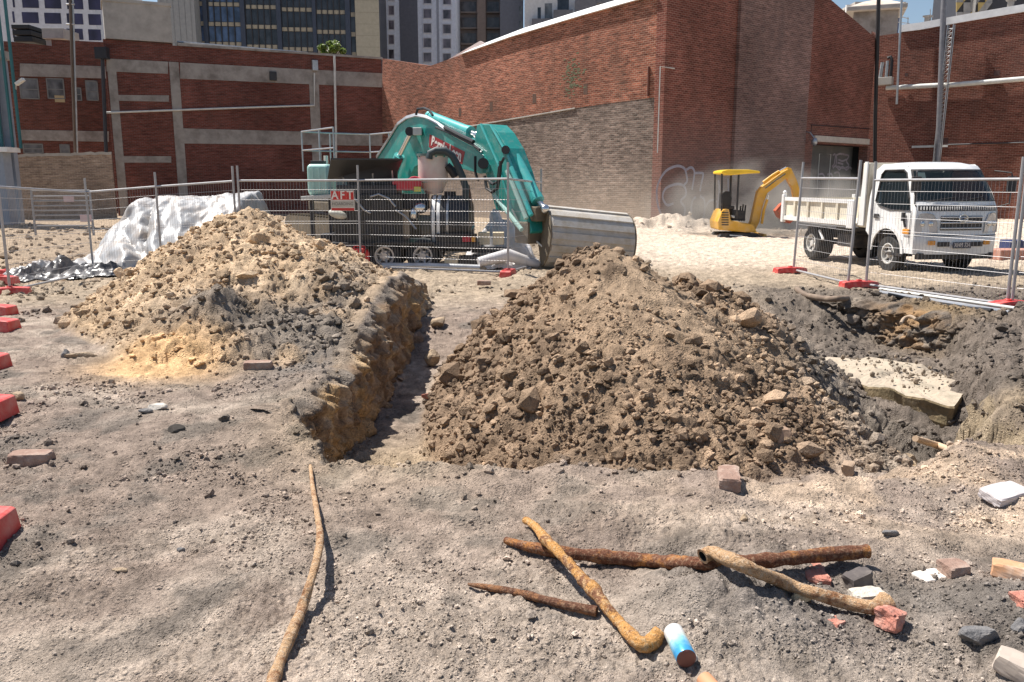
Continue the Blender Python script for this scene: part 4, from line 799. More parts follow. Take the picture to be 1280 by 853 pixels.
for i, ((u, v), l) in enumerate(FT):
    z = .42
    for _ in range(6): p = PG(u, v + 4, z); z = H(p.x, p.y)
    x = p.x - (.32 if i < 3 else .2); foot((x, p.y, H(x, p.y) - .01), R(4 - 3 * i), l)
for (u, Y), l, rz in (((635, 15.6), 'red fence foot standing just right of the trailer, left of the central heap', 80), ((990, 15.85), 'red fence foot under the post before the tipper tray', 10), ((1078, 13.9), 'red fence foot under the double posts before the truck door', 5),
                  ((1269, 11.5), 'red fence foot at the right edge beyond the pit', 25), ((5, 14.0), 'red fence foot at the left end of the white bottom rail', 20)):
    p = gp(u, Y); foot((p[0], p[1], p[2] - .03), R(rz), l)
# the sign on the fence
sg = P(414, 264, 16.87); SGN = thing('fence_sign', 'red and grey sign with three white letters wired to the fence', 'sign', sg, R(2))
s_ = 16.87 / FPX; W_, H_ = 29 * s_, 24.5 * s_
SIGNW = M_plain('sign_white', (.80, .74, .68), .5, dirt=(.5, .42, .38), dscale=9, damt=.4); SIGNR = M_plain('sign_red', (.55, .03, .025), .45); SIGNG = M_plain('sign_grey', (.50, .47, .41), .6); SIGNT = M_plain('sign_text', (.16, .15, .14), .6)
MB().box(0, W_, -.012, .0, 0, H_).build('board', SIGNW, SGN)
MB().box(.01, W_ - .01, -.0145, -.010, .0, H_ * .13).build('red_strip', SIGNR, SGN); MB().box(.01, W_ - .01, -.0145, -.010, H_ * .16, H_ * .50).build('grey_band', SIGNG, SGN)
def text(body, size, loc, name, mat, par, rot=(R(90), 0, 0), ext=.001, ax='CENTER', sx=1.0, bold=0.0, M=None):
    cu = bpy.data.curves.new(name, 'FONT'); cu.body = body; cu.size = size; cu.extrude = ext; cu.offset = bold; cu.align_x = ax; cu.align_y = 'CENTER'
    o = bpy.data.objects.new(name + '_src', cu); COL.objects.link(o); dg = bpy.context.evaluated_depsgraph_get(); dg.update()
    me = bpy.data.meshes.new_from_object(o.evaluated_get(dg)); bpy.data.objects.remove(o); me.name = name; me.materials.clear(); me.materials.append(mat)
    o = bpy.data.objects.new(name, me); COL.objects.link(o); o.parent = par
    if M is not None: o.matrix_basis = M @ Matrix.Diagonal((sx, 1, 1, 1))
    else: o.location = loc; o.rotation_euler = rot; o.scale = (sx, 1, 1)
    return o
q = (W_ - .03) / 3
for i, chx in enumerate('AFT'):
    x0 = .012 + i * (q + .003); MB().box(x0, x0 + q, -.0145, -.010, H_ * .54, H_ * .97).build('red_square', SIGNR, SGN)
    text(chx, .235, (x0 + q / 2, -.0165, H_ * .755), 'letter', SIGNW, SGN, bold=.006, sx=.85)
text('HOARDING', .085, (W_ / 2, -.0165, H_ * .33), 'small_lettering', SIGNT, SGN, sx=.95)
# slatted gate panels behind, left
GATE = M_plain('gate_grey', (.30, .30, .31), .6, .3)
gt_ = thing('slatted_gate', 'steel gate of horizontal rails with two small signs behind the left fence', 'gate', gp(40, 23))
gz = lambda v: P(70, v, 23).z; xa, xb = P(41, 260, 23).x, P(114, 260, 23).x
m = MB(); [m.tube([(xa, 23, gz(v)), (xb, 23, gz(v - .5))], .022, 6) for v in (239, 246, 252, 258, 264, 270, 276, 283)]; m.build('rails', GATE, gt_, world=True, smooth=True)
for x in (xa, xb): MB().tube([(x, 23, gz(295)), (x, 23, gz(238))], .03, 6).build('gate_post', GATE, gt_, world=True)
for (u0, u1, v0, v1) in ((80, 92, 246, 253), (101, 114, 269, 278)): a = P(u0, v1, 22.95); b = P(u1, v0, 22.95); MB().box(a.x, b.x, 22.93, 22.96, a.z, b.z).build('sign_plate', M_plain('plate%d' % u0, (.55, .40, .40), .6), gt_, world=True)
# ------------------------------------------------------------------ big excavator
TEAL = M_plain('teal_paint', (.018, .27, .235), .42, dirt=(.26, .33, .28), dscale=5, damt=.55, coat=.2, thr=(.5, .75)); TEALL = M_plain('teal_light', (.06, .42, .40), .35, dirt=(.3, .5, .45), damt=.3)
MINT = M_plain('mint_panel', (.38, .62, .56), .45, dirt=(.42, .42, .36), dscale=2, damt=.5); CHROME = M_plain('chrome', (.75, .75, .74), .2, .9); HOSE = M_plain('rubber_hose', (.018, .018, .02), .55)
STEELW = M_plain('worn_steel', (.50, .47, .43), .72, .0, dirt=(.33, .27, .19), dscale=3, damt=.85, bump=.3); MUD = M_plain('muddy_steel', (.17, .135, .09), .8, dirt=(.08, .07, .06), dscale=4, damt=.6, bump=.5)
TH = R(35); fx = Vector((math.sin(TH), -math.cos(TH), 0)); sxv = Vector((math.cos(TH), math.sin(TH), 0))   # ahead / to its own left (away from us)
hinge = P(655, 300, 17.6); FB = Frame((hinge.x, hinge.y), math.atan2(fx.y, fx.x))                  # the boom's plane
EX = thing('excavator', 'large teal green excavator with red banner on its boom, behind the fence', 'excavator', (hinge.x, hinge.y, H(hinge.x, hinge.y)), FB.ang)
def bpl(pts, y=0): return [FB.pix(u, v, y) for u, v in pts]
def bprism(pts, y0, y1, name, mat, par=EX, bevel=.015):
    L = bpl(pts, y0); m = MB(); m.prism(L, lambda a, b: FB.w(a, y0, b), lambda a, b: FB.w(a, y1, b)); return m.build(name, mat, par, world=True, bevel=bevel)
hw = .27     # n of the frame points away from us
boom = [(468, 206), (471, 197), (482, 182), (494, 163), (499, 155), (506, 150), (518, 147), (530, 148), (544.5, 156), (567, 172), (592, 185), (604, 195), (611, 207), (611, 217), (600, 218), (578, 212), (560, 207), (542, 203), (528, 204), (518, 210), (509, 228), (500, 252), (480, 262), (470, 255)]
BO = bprism(boom, -hw, hw, 'boom', TEAL)
FB2 = lambda u, v, y: FB.w(FB.pix(u, v, y)[0], y, FB.pix(u, v, y)[1])
bp4 = [(537, 168.5), (581, 190.5), (577.5, 206), (536, 184.5)]; MB().prism(bpl(bp4, -hw - .006), lambda a, b: FB.w(a, -hw - .006, b), lambda a, b: FB.w(a, -hw + .001, b)).build('banner', M_plain('banner_red', (.33, .015, .02), .5), BO, world=False)
bpy.data.objects['banner'].data.transform(EX.matrix_basis.inverted())
b0 = FB2(537, 176, -hw - .012); b1 = FB2(579, 198, -hw - .012); ex_ = (b1 - b0).normalized(); ez = FB.n * -1; ey = ez.cross(ex_).normalized(); ctr = (b0 + b1) / 2
Mt = EX.matrix_basis.inverted() @ Matrix((( ex_.x, ey.x, ez.x, ctr.x), (ex_.y, ey.y, ez.y, ctr.y), (ex_.z, ey.z, ez.z, ctr.z), (0, 0, 0, 1)))
L_ = (b1 - b0).length; text('Bernie Leen', .34, None, 'banner_lettering', SIGNW, BO, M=Mt, sx=L_ / 1.85, bold=.012)
for y in (-hw - .02, hw + .02):     # weld flange along the boom's top edge, with hydraulic lines
    m = MB()
    for k in range(3): m.tube([FB2(u, v - 1 - k * 1.2, y + k * .05) for u, v in ((471, 199), (483, 181), (497, 158), (508, 150), (520, 146.5), (533, 149), (547, 157), (567, 171), (592, 184), (602, 192))], .022, 5)
    m.build('hydraulic_lines', [GALV, HOSE][y > 0], EX, world=True, smooth=True)
stick = [(596, 157), (600, 155.5), (613, 156.5), (622, 166), (634, 186), (645, 215), (655, 250), (665, 290), (655, 300), (645, 288), (632, 266), (620, 263), (613, 240), (606, 214), (598, 200), (592, 186)]
ST = bprism(stick, -.22, .22, 'stick', TEAL)
for a_, b_, w_ in (((601, 156), (640, 262), .05), ((613, 157), (652, 240), .05)):
    MB().tube([FB2(a_[0], a_[1], -.24), FB2((a_[0] + b_[0]) / 2 + 2, (a_[1] + b_[1]) / 2 - 4, -.24), FB2(b_[0], b_[1], -.24)], w_ * .6, 6).build('stiffener', TEALL, ST, world=False); bpy.data.objects[-1] if False else None
for o in list(ST.children): o.data.transform(EX.matrix_basis.inverted())
def cyl_part(a, b, y, r, name='hydraulic_cylinder', rod=None, mat=TEALL):
    pa, pb = FB2(a[0], a[1], y), FB2(b[0], b[1], y); m = MB(); m.cyl(pa, pb, r, n=14); d = (pb - pa).normalized(); m.cyl(pb - d * .12, pb + d * .02, r * 1.12, n=14); m.cyl(pa, pa + d * .1, r * 1.1, n=14)
    m.sphere(pa, r * 1.0, 10, 6); o = m.build(name, mat, EX, world=True, smooth=True)
    if rod:
        pc = FB2(rod[0], rod[1], y); k = MB(); k.cyl(pb, pc, r * .5, n=10); k.sphere(pc, r * .8, 10, 6); k.build('rod', CHROME, o, smooth=True); o.children[-1].data.transform(EX.matrix_basis.inverted())
    return o
cyl_part((537, 146), (588, 166), 0, .125, rod=(597, 170)); cyl_part((640, 190), (672, 251), 0, .125, rod=(681, 262))
cyl_part((487, 232), (499, 196), -hw - .2, .12, rod=(514, 166)); cyl_part((487, 232), (499, 196), hw + .2, .12, rod=(514, 166))
for pu, pv_, py_, pr_ in ((512, 165, hw + .3, .11), (604, 205, .36, .12), (632, 188, .3, .09)): MB().cyl(FB2(pu, pv_, -py_), FB2(pu, pv_, py_), pr_, n=12).build('pivot_pin', DKMET, EX, world=True, smooth=True)
x, y, z = FB2(522, 165, -hw - .1); MB().cbox((x, y, z), (.22, .18, .18)).build('work_light', PIPEW, EX, world=True, bevel=.02)
for pts, r in (([(520, 144), (522, 137), (530, 136), (537, 139), (541, 145)], .032), ([(594, 196), (594, 215), (597, 226), (598, 226)], .03), ([(606, 221), (608, 236), (615, 241), (622, 236), (625, 218), (626, 202)], .035), ([(610, 226), (616, 231), (622, 228), (624, 210), (630, 198)], .03), ([(545, 160), (565, 168), (590, 181), (600, 188)], .03), ([(556, 160), (575, 170), (592, 178)], .045)):
    MB().tube([FB2(u, v, -hw - .12) for u, v in pts], r, 7).build('hose', HOSE, EX, world=True, smooth=True)
for (u0, v0, u1, v1) in ((634, 214, 658, 274), (639, 210, 664, 270), (617, 244, 652, 288)): MB().cyl(FB2(u0, v0, -.34), FB2(u1, v1, -.34), .05, n=8).build('link_arm', MINT if u0 < 636 else TEALL, EX, world=True, smooth=True)
m = MB()      # tilting hitch between stick and bucket
m.cbox(FB2(664, 291, 0), (.5, .5, .45), Matrix.Rotation(FB.ang, 3, 'Z')); m.cbox(FB2(674, 268, 0), (.3, .36, .3), Matrix.Rotation(FB.ang, 3, 'Z')); m.build('hitch', MUD, EX, world=True, bevel=.03)
# bucket
wv = Vector((.945, .30, -.10)).normalized(); fv = Vector((0, 0, 1)).cross(wv) * -1; fv = Vector((wv.y, -wv.x, 0)).normalized(); uv = wv.cross(fv).normalized()
if uv.z < 0: uv = -uv
C0 = P(676, 298, 17.3); W2 = 1.86
def bk(a, r, w): return C0 + wv * w + fv * (math.cos(a) * r) + uv * (math.sin(a) * r * 1.02)
BK = []; A0, A1, NB = R(112), R(-62), 26; RB = .64
angs = [A0 + (A1 - A0) * i / NB for i in range(NB + 1)]
m = MB(); pr = [(a, RB) for a in angs] + [(a, RB - .03) for a in angs[::-1]]
vs = []; n = NB + 1
for w in (0, W2): vs += [bk(a, RB, w) for a in angs] + [bk(a, RB - .035, w) for a in angs]
fs = [(i, i + 1, 2 * n + i + 1, 2 * n + i) for i in range(NB)] + [(n + i + 1, n + i, 3 * n + i, 3 * n + i + 1) for i in range(NB)] + [(0, 2 * n, 3 * n, n), (NB, n + NB, 3 * n + NB, 2 * n + NB)]
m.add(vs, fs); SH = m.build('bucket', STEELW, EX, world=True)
def inv(o): o.data.transform(EX.matrix_basis.inverted())
for w in (-.03, W2):
    m = MB(); pts = [bk(a, RB + .012, w) for a in angs] + [bk(A1, .15, w) - fv * .12, bk(A0, .2, w) - fv * .28]; k = len(pts)
    m.add(pts + [p + wv * .03 for p in pts], [tuple(range(k)), tuple(reversed(range(k, 2 * k)))] + [(i, (i + 1) % k, (i + 1) % k + k, i + k) for i in range(k)]); inv(m.build('side_plate', MUD, SH))
for a in (R(78), R(52), R(30), R(8), R(-14), R(-36)):
    m = MB(); da = R(5.5); vs = []
    for w in (.02, W2 - .02): vs += [bk(a + da, RB + .001, w), bk(a + da, RB + .034, w), bk(a - da, RB + .034, w), bk(a - da, RB + .001, w)]
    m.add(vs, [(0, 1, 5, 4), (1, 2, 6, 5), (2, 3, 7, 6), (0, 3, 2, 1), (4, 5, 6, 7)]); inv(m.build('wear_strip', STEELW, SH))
m = MB(); m.cbox(bk(A1, RB - .01, W2 / 2) - uv * .07, (W2 + .1, .04, .22), Matrix((wv, fv, uv)).transposed()); inv(m.build('cutting_edge', MUD, SH))
for w in ():
    m = MB(); m.cbox(bk(R(125), RB + .1, w), (.04, .5, .34), Matrix((wv, fv, uv)).transposed()); inv(m.build('hanger_ear', MUD, SH))
# the machine's house, tracks and rails
def hw_(x, y, z): return Vector((hinge.x, hinge.y, 0)) + fx * x + sxv * y + Vector((0, 0, z))
hx = FB.pix(470, 240)[0]; Mh = Matrix((fx, sxv, Vector((0, 0, 1)))).transposed()
def hbox(x0, x1, y0, y1, z0, z1, name, mat, par=EX, bevel=.05):
    m = MB(); m.cbox(hw_((x0 + x1) / 2, (y0 + y1) / 2, (z0 + z1) / 2), (x1 - x0, y1 - y0, z1 - z0), Mh); o = m.build(name, mat, par, world=par == EX, bevel=bevel)
    if par != EX: inv(o)
    return o
gz_ = .12
hbox(hx - 2.3, hx + .5, -1.1, 1.25, 1.05 + gz_, 1.35 + gz_, 'turntable_deck', MUD)
hbox(hx - 2.1, hx - .2, -1.1, -.45, 1.35 + gz_, 2.35 + gz_, 'engine_housing', M_plain('housing_grey', (.16, .18, .20), .4)); hbox(hx - 2.1, hx - .2, -.45, 1.2, 1.35 + gz_, 2.2 + gz_, 'engine_housing', TEAL)
hbox(hx - 2.4, hx - 2.1, -1.0, 1.2, 1.15 + gz_, 2.25 + gz_, 'counterweight', MUD, bevel=.12)
cb = hbox(hx - .6, hx + .8, .35, 1.25, 1.35 + gz_, 2.75 + gz_, 'cab', TEAL, bevel=.08); hbox(hx - .4, hx + .79, .3, 1.27, 1.95 + gz_, 2.6 + gz_, 'cab_window', WIN_D, cb, .02)
for s in (-1, 1):
    m = MB(); L2 = 1.75; pts = [(math.cos(R(a)) * .45 + (L2 if -90 <= a <= 90 else -L2), math.sin(R(a)) * .45 + .47) for a in list(range(-90, 91, 15)) + list(range(90, 271, 15))]
    y0 = s * 1.15 - .3; m.prism(pts, lambda a, b: hw_(hx - 1.2 + a, y0, b + gz_), lambda a, b: hw_(hx - 1.2 + a, y0 + .6, b + gz_)); tr = m.build('track', MUD, EX, world=True)
    k = MB()
    for i in range(-8, 9): k.cbox(hw_(hx - 1.2 + i * .21, y0 + .3, .93 + gz_), (.04, .6, .05), Mh)
    inv(k.build('grouser', MUD, tr))
m = MB(); rt = 3.35
def rails(pts, z0, z1, mids):
    o = MB()
    for p in pts: o.tube([hw_(p[0], p[1], z0), hw_(p[0], p[1], z1)], .024, 6)
    for zz in mids: o.tube([hw_(p[0], p[1], zz) for p in pts], .024, 6)
    return o
o_ = rails([(hx - .1, -1.15), (hx - 1.1, -1.15), (hx - 2.4, -1.15), (hx - 2.6, -.2), (hx - 2.6, 1.1), (hx - 1.4, 1.15), (hx - .7, 1.15)], 2.3, 3.45, (3.43, 2.9)); o_.build('guard_rail', GALV, EX, world=True, smooth=True)
m = MB(); m.cyl(hw_(hx - 2.0, -.6, 2.3), hw_(hx - 2.0, -.6, 2.75), .07); m.build('exhaust', CHROME, EX, world=True, smooth=True)
# ------------------------------------------------------------------ black trailer unit in front of it
YT = 18.0; TF = Frame((0, YT), 0); tz = H(-2.4, YT)
TR = thing('pump_trailer', 'black twin axle trailer unit with raised hood, white tank and drum behind the fence', 'trailer', (P(487, 330, YT).x, YT, tz))
def tx(u): return P(u, 280, YT).x
def tzv(v): return P(520, v, YT).z
TBLK = M_plain('trailer_black', (.018, .019, .021), .45, dirt=(.09, .08, .07), dscale=4, damt=.5); RIM = M_plain('rim_silver', (.50, .50, .52), .35, .7); TYRE = M_plain('tyre', (.025, .025, .026), .85, dirt=(.12, .10, .08), dscale=9, damt=.4); CREAMT = M_plain('tank_cream', (.62, .55, .49), .5, dirt=(.62, .40, .35), dscale=2.2, damt=.6, thr=(.42, .6))
def tb(u0, u1, v0, v1, y0, y1, name, mat, par=TR, bevel=.015):
    m = MB(); m.box(tx(u0), tx(u1), YT + y0, YT + y1, tzv(v1), tzv(v0)); o = m.build(name, mat, TR if par is TR else par, world=par is TR, bevel=bevel)
    if par is not TR: o.data.transform(TR.matrix_basis.inverted())
    return o
tb(420, 600, 301, 309, -.75, .75, 'chassis', TBLK); tb(395, 455, 306, 311, -.2, .2, 'drawbar', TBLK)
def wheel(par, c, axis, r, wid, rim_r, name='wheel', dual=False, tw=None, M=None):
    """c = outer face centre"""
    ax = Vector(axis).normalized(); c = Vector(c); t = MB(); t.ring(c - ax * wid / 2, ax, r, rim_r * .98, wid, 32)
    o = t.build(name, TYRE, par, smooth=True)
    m = MB(); m.ring(c - ax * wid * .35, ax, rim_r, rim_r * .84, wid * .7, 28); m.cyl(c - ax * wid * .42, c - ax * wid * .36, rim_r * .9, n=24); m.cyl(c - ax * wid * .4, c - ax * .02, rim_r * .3, n=14)
    e = ax.orthogonal().normalized(); g2 = ax.cross(e)
    for k in range(6): a = k * math.pi / 3; d = e * math.cos(a) + g2 * math.sin(a); m.tube([c - ax * wid * .34 + d * rim_r * .28, c - ax * wid * .2 + d * rim_r * .86], rim_r * .1, 5)
    m.build('rim', RIM if not tw else tw, o, smooth=True)
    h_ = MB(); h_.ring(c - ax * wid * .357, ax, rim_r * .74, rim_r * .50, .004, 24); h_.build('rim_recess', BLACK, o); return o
TRi = TR.matrix_basis.inverted()
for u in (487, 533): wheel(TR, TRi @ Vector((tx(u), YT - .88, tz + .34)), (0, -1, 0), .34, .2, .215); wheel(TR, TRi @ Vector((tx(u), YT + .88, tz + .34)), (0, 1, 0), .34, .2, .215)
m = MB(); pts = [(tx(462), tzv(317)), (tx(468), tzv(305)), (tx(478), tzv(302)), (tx(545), tzv(302)), (tx(553), tzv(308)), (tx(556), tzv(318))]; pts2 = [(a, b + .035) for a, b in pts[::-1]]
m.prism(pts + pts2, lambda a, b: (a, YT - .95, b), lambda a, b: (a, YT - .66, b)); m.build('mudguard', TBLK, TR, world=True)
tb(424, 508, 243, 302, -.55, .55, 'engine_box', TBLK); tb(428, 500, 232, 243, -.5, .5, 'radiator', DKMET)
for k in range(7): tb(432 + k * 10, 437 + k * 10, 249, 292, -.56, -.54, 'louvre', DKMET, bevel=0)
m = MB(); hd = [(414, 226), (424, 202), (505, 200.5), (511, 202), (505, 204), (427, 205), (417, 227)]; hp = [(tx(u), tzv(v)) for u, v in hd]
m.add([(tx(414), YT - .2, tzv(226)), (tx(426), YT - .75, tzv(201.5)), (tx(511), YT - .75, tzv(202)), (tx(495), YT + .1, tzv(222)), (tx(414), YT - .2, tzv(224)), (tx(426), YT - .75, tzv(199.5)), (tx(511), YT - .75, tzv(200)), (tx(495), YT + .1, tzv(220))], [(0, 1, 2, 3), (7, 6, 5, 4), (0, 4, 5, 1), (1, 5, 6, 2), (2, 6, 7, 3), (3, 7, 4, 0)])
m.build('raised_hood', M_plain('hood_dark', (.035, .034, .034), .4), TR, world=True)
tb(432, 496, 205, 232, .3, .38, 'hood_back', TBLK)
for u in (434, 470, 494): MB().cyl((tx(u), YT - .1, tzv(243)), (tx(u), YT - .3, tzv(208)), .018, n=6).build('hood_strut', GALV, TR, world=True)
m = MB(); m.cyl((tx(525), YT + .1, tzv(246)), (tx(525), YT + .1, tzv(197)), .345, n=24); m.cyl((tx(525), YT + .1, tzv(197)), (tx(525), YT + .1, tzv(194)), .36, n=24)
m = MB(); cxT = (tx(524) + tx(561)) / 2; rT = (tx(561) - tx(524)) / 2; m.cyl((cxT, YT, tzv(228)), (cxT, YT, tzv(196)), rT, n=28); m.cyl((cxT + .02, YT, tzv(243)), (cxT, YT, tzv(228)), rT * .55, rT * .98, n=28); CY = m.build('cyclone_tank', CREAMT, TR, world=True, smooth=True)
m = MB(); m.cyl((cxT, YT, tzv(196)), (cxT, YT, tzv(193)), rT * 1.07, n=28); m.build('tank_lid', M_plain('lid_green', (.12, .18, .16), .5), TR, world=True, smooth=True)
for k in range(10): a = k * .628; m = MB(); m.cyl((cxT + rT * math.cos(a), YT + rT * math.sin(a), tzv(197.5)), (cxT + rT * math.cos(a), YT + rT * math.sin(a), tzv(190.5)), .022, n=6); m.build('lid_bolt', TEAL, TR, world=True)
m = MB(); m.cyl((tx(541), YT - .05, tzv(280)), (tx(588), YT - .05, tzv(280)), .60, n=32); m.cyl((tx(588), YT - .05, tzv(280)), (tx(592), YT - .05, tzv(280)), .60, .42, n=32); m.build('debris_drum', TBLK, TR, world=True, smooth=True)
for u in (545, 551): m = MB(); m.ring((tx(u), YT - .05, tzv(280)), (1, 0, 0), .615, .60, .07, 32); m.build('drum_band', WHITE, TR, world=True, smooth=True)
m = MB(); m.ring((tx(562), YT - .05, tzv(280)), (1, 0, 0), .612, .60, .05, 32); m.build('drum_hoop', GALV, TR, world=True)
m = MB(); m.cyl((tx(563), YT, tzv(248)), (tx(563), YT, tzv(240)), .13, n=14); m.build('drum_filler', DKMET, TR, world=True, smooth=True)
REDM = M_plain('engine_red', (.50, .03, .05), .35, coat=.3); m = MB(); m.cbox((tx(514), YT - .25, tzv(232)), (.50, .45, .22)); m.cbox((tx(508), YT - .25, tzv(228)), (.45, .4, .1), Matrix.Rotation(R(-8), 3, 'Y')); m.cyl((tx(522), YT - .5, tzv(230)), (tx(522), YT - .1, tzv(230)), .15, n=16)
m.build('petrol_engine', REDM, TR, world=True, bevel=.03); tb(522, 530, 234, 240, -.52, -.49, 'warning_label', M_plain('label_yellow', (.62, .60, .12), .5), bevel=0)
tb(502, 536, 243, 262, -.3, .3, 'pump', DKMET); m = MB(); m.sphere((tx(528), YT - .4, tzv(260)), (.16, .12, .12)); m.sphere((tx(520), YT - .4, tzv(268)), (.1, .1, .16)); m.build('silencer', CHROME, TR, world=True, smooth=True)
MB().tube([(tx(u), YT - .35, tzv(v)) for u, v in ((540, 200), (541, 193), (548, 189.5), (560, 190), (568, 196), (574, 208), (580, 222), (584, 236), (583, 252), (580, 262))], .075, 10).build('suction_hose', M_plain('hose_grey', (.035, .05, .055), .6), TR, world=True, smooth=True)
MB().tube([(tx(u), YT - .1, tzv(v)) for u, v in ((560, 208), (566, 214), (571, 222))], .09, 10).build('hose_coupling', HOSE, TR, world=True, smooth=True)
MB().tube([(tx(u), YT - .2, tzv(v)) for u, v in ((585, 232), (588, 250), (588, 285))], .05, 8).build('steel_riser', M_plain('rusty_riser', (.14, .07, .05), .7), TR, world=True, smooth=True)
MB().cyl((tx(582), YT - .4, tzv(278)), (tx(590), YT - .4, tzv(287)), .09, .12, n=12).build('outlet_cone', M_plain('cone_green', (.16, .26, .24), .5), TR, world=True, smooth=True)
tb(580, 590, 293, 300, -.78, -.74, 'tail_light', M_plain('lamp_red', (.45, .03, .05), .3)); tb(591, 596, 293, 300, -.78, -.74, 'tail_light', M_plain('lamp_amber', (.65, .30, .04), .3))
tb(548, 598, 290, 303, -.72, -.70, 'tail_board', TBLK)
for pts in ([(440, 243), (452, 249), (462, 262), (470, 266)], [(500, 262), (512, 270), (524, 285)], [(470, 246), (480, 243), (492, 248), (500, 258)]): MB().tube([(tx(u), YT - .62, tzv(v)) for u, v in pts], .022, 6).build('engine_hose', GALV, TR, world=True, smooth=True)
m = MB(); m.sphere((tx(431), YT - .7, tzv(267)), (.2, .12, .09), M=Matrix.Rotation(R(15), 3, 'Y')); m.build('valve_block', M_plain('pale_valve', (.55, .55, .48), .5, dirt=(.2, .2, .18), dscale=12), TR, world=True, smooth=True)
tb(404, 416, 292, 306, -.3, .1, 'battery_box', DKMET); tb(417, 430, 291, 308, -.3, .1, 'battery_box', TBLK)
# mint tank on a beam at the trailer's left
MT = thing('water_tank', 'translucent mint green tank on a steel beam left of the trailer hood', 'tank', (tx(398), YT + .6, tzv(245)))
m = MB(); m.box(tx(383), tx(412), YT + .2, YT + .9, tzv(245), tzv(205.5)); m.build('tank_body', MINT, MT, world=True, bevel=.09, seg=4)
for u in (390, 398, 406): MB().box(tx(u), tx(u) + .03, YT + .185, YT + .2, tzv(240), tzv(210)).build('moulded_rib', M_plain('mint_pale', (.45, .68, .62), .5) if 'mint_pale' not in bpy.data.materials else bpy.data.materials['mint_pale'], MT, world=True)
MB().box(tx(386), tx(402), YT + .4, YT + .7, tzv(205.5), tzv(201)).build('tank_lid', BLACK, MT, world=True, bevel=.01)
m = MB(); m.cbox(((tx(380) + tx(414)) / 2, YT + .3, tzv(247.5)), (.75, .3, .09), Matrix.Rotation(R(-4), 3, 'Y')); m.build('support_beam', PIPEW, MT, world=True, bevel=.01)
for u in (386, 410): MB().box(tx(u) - .04, tx(u) + .04, YT + .3, YT + .4, H(tx(u), YT + .3) - .05, tzv(248)).build('stand_leg', DKMET, MT, world=True)
# odds and ends round the trailer
def rest(u, Y): x = P(u, 330, Y).x; return Vector((x, Y, H(x, Y)))
jc = rest(448, 17.2); J = thing('jerry_can', 'bright red plastic jerry can behind the fence by the trailer wheel', 'jerry can', jc); JR = M_plain('can_red', (.75, .035, .03), .4)
m = MB(); m.prism([(-.27, 0), (.25, 0), (.25, .36), (.18, .44), (-.12, .44), (-.24, .34), (-.27, .26)], lambda a, b: (a, -.11, b + .02), lambda a, b: (a, .11, b + .02)); m.build('can_body', JR, J, bevel=.03, seg=3)
MB().tube([(-.10, 0, .45), (-.06, 0, .50), (.12, 0, .50), (.17, 0, .44)], .02, 7).build('handle', JR, J, smooth=True); MB().cyl((-.2, 0, .39), (-.24, 0, .46), .04).build('cap', JR, J, smooth=True)
def crumple(name, label, cat, c, size, mat, seed, amp=.5, freq=3.0, nx=60, ny=46, power=.7, group=None, rz=0):
    """a draped or crumpled sheet over a low heap"""
    gx, gy = np.meshgrid(np.linspace(-1, 1, nx), np.linspace(-1, 1, ny)); r = np.sqrt(gx ** 2 + gy ** 2) ; h = np.clip(1 - np.clip(np.maximum(np.abs(gx), np.abs(gy)) * .55 + r * .45, 0, 1), 0, 1) ** power
    X = gx * size[0] / 2; Y = gy * size[1] / 2; f1 = np.abs(fbm(X + .3 * fbm(X, Y, 1.5, 2, seed), Y, freq, 4, seed, .55)); 
    Z = size[2] * h + size[2] * amp * (f1 - .2) * (.25 + h); Xc = X + .10 * size[2] * fbm(X, Z + Y, freq, 3, seed + 5); Yc = Y + .10 * size[2] * fbm(Y, Z + X, freq, 3, seed + 9)
    cr, sr = math.cos(rz), math.sin(rz); wx = c[0] + Xc * cr - Yc * sr; wy = c[1] + Xc * sr + Yc * cr
    gz = terrain(wx, wy)[0]; rim = sm(.86, 1, np.maximum(np.abs(gx), np.abs(gy))); Z = Z * (1 - rim) + .02 * rim
    vs = np.stack([wx - c[0], wy - c[1], gz + Z + .02 - c[2]], -1).reshape(-1, 3); i = np.arange(nx * ny).reshape(ny, nx); q = np.stack([i[:-1, :-1], i[:-1, 1:], i[1:, 1:], i[1:, :-1]], -1).reshape(-1, 4)
    me = bpy.data.meshes.new(name); me.from_pydata(vs.tolist(), [], q.tolist()); me.materials.append(mat); me.polygons.foreach_set('use_smooth', [True] * len(q)); me.set_sharp_from_angle(angle=R(45))
    o = bpy.data.objects.new(name, me); COL.objects.link(o); o.location = c; md = o.modifiers.new('s', 'SOLIDIFY'); md.thickness = .008; return tag(o, label, cat, group)
SILV = M_plain('silver_sheet', (.42, .42, .42), .48, .1, dirt=(.36, .30, .25), dscale=2.0, damt=.75, thr=(.45, .62)); BSH = M_plain('black_sheet', (.03, .03, .033), .3, dirt=(.30, .28, .27), dscale=3, damt=.8); BAGW = M_plain('bag_white', (.66, .64, .64), .7, dirt=(.42, .37, .32), dscale=4, damt=.5)
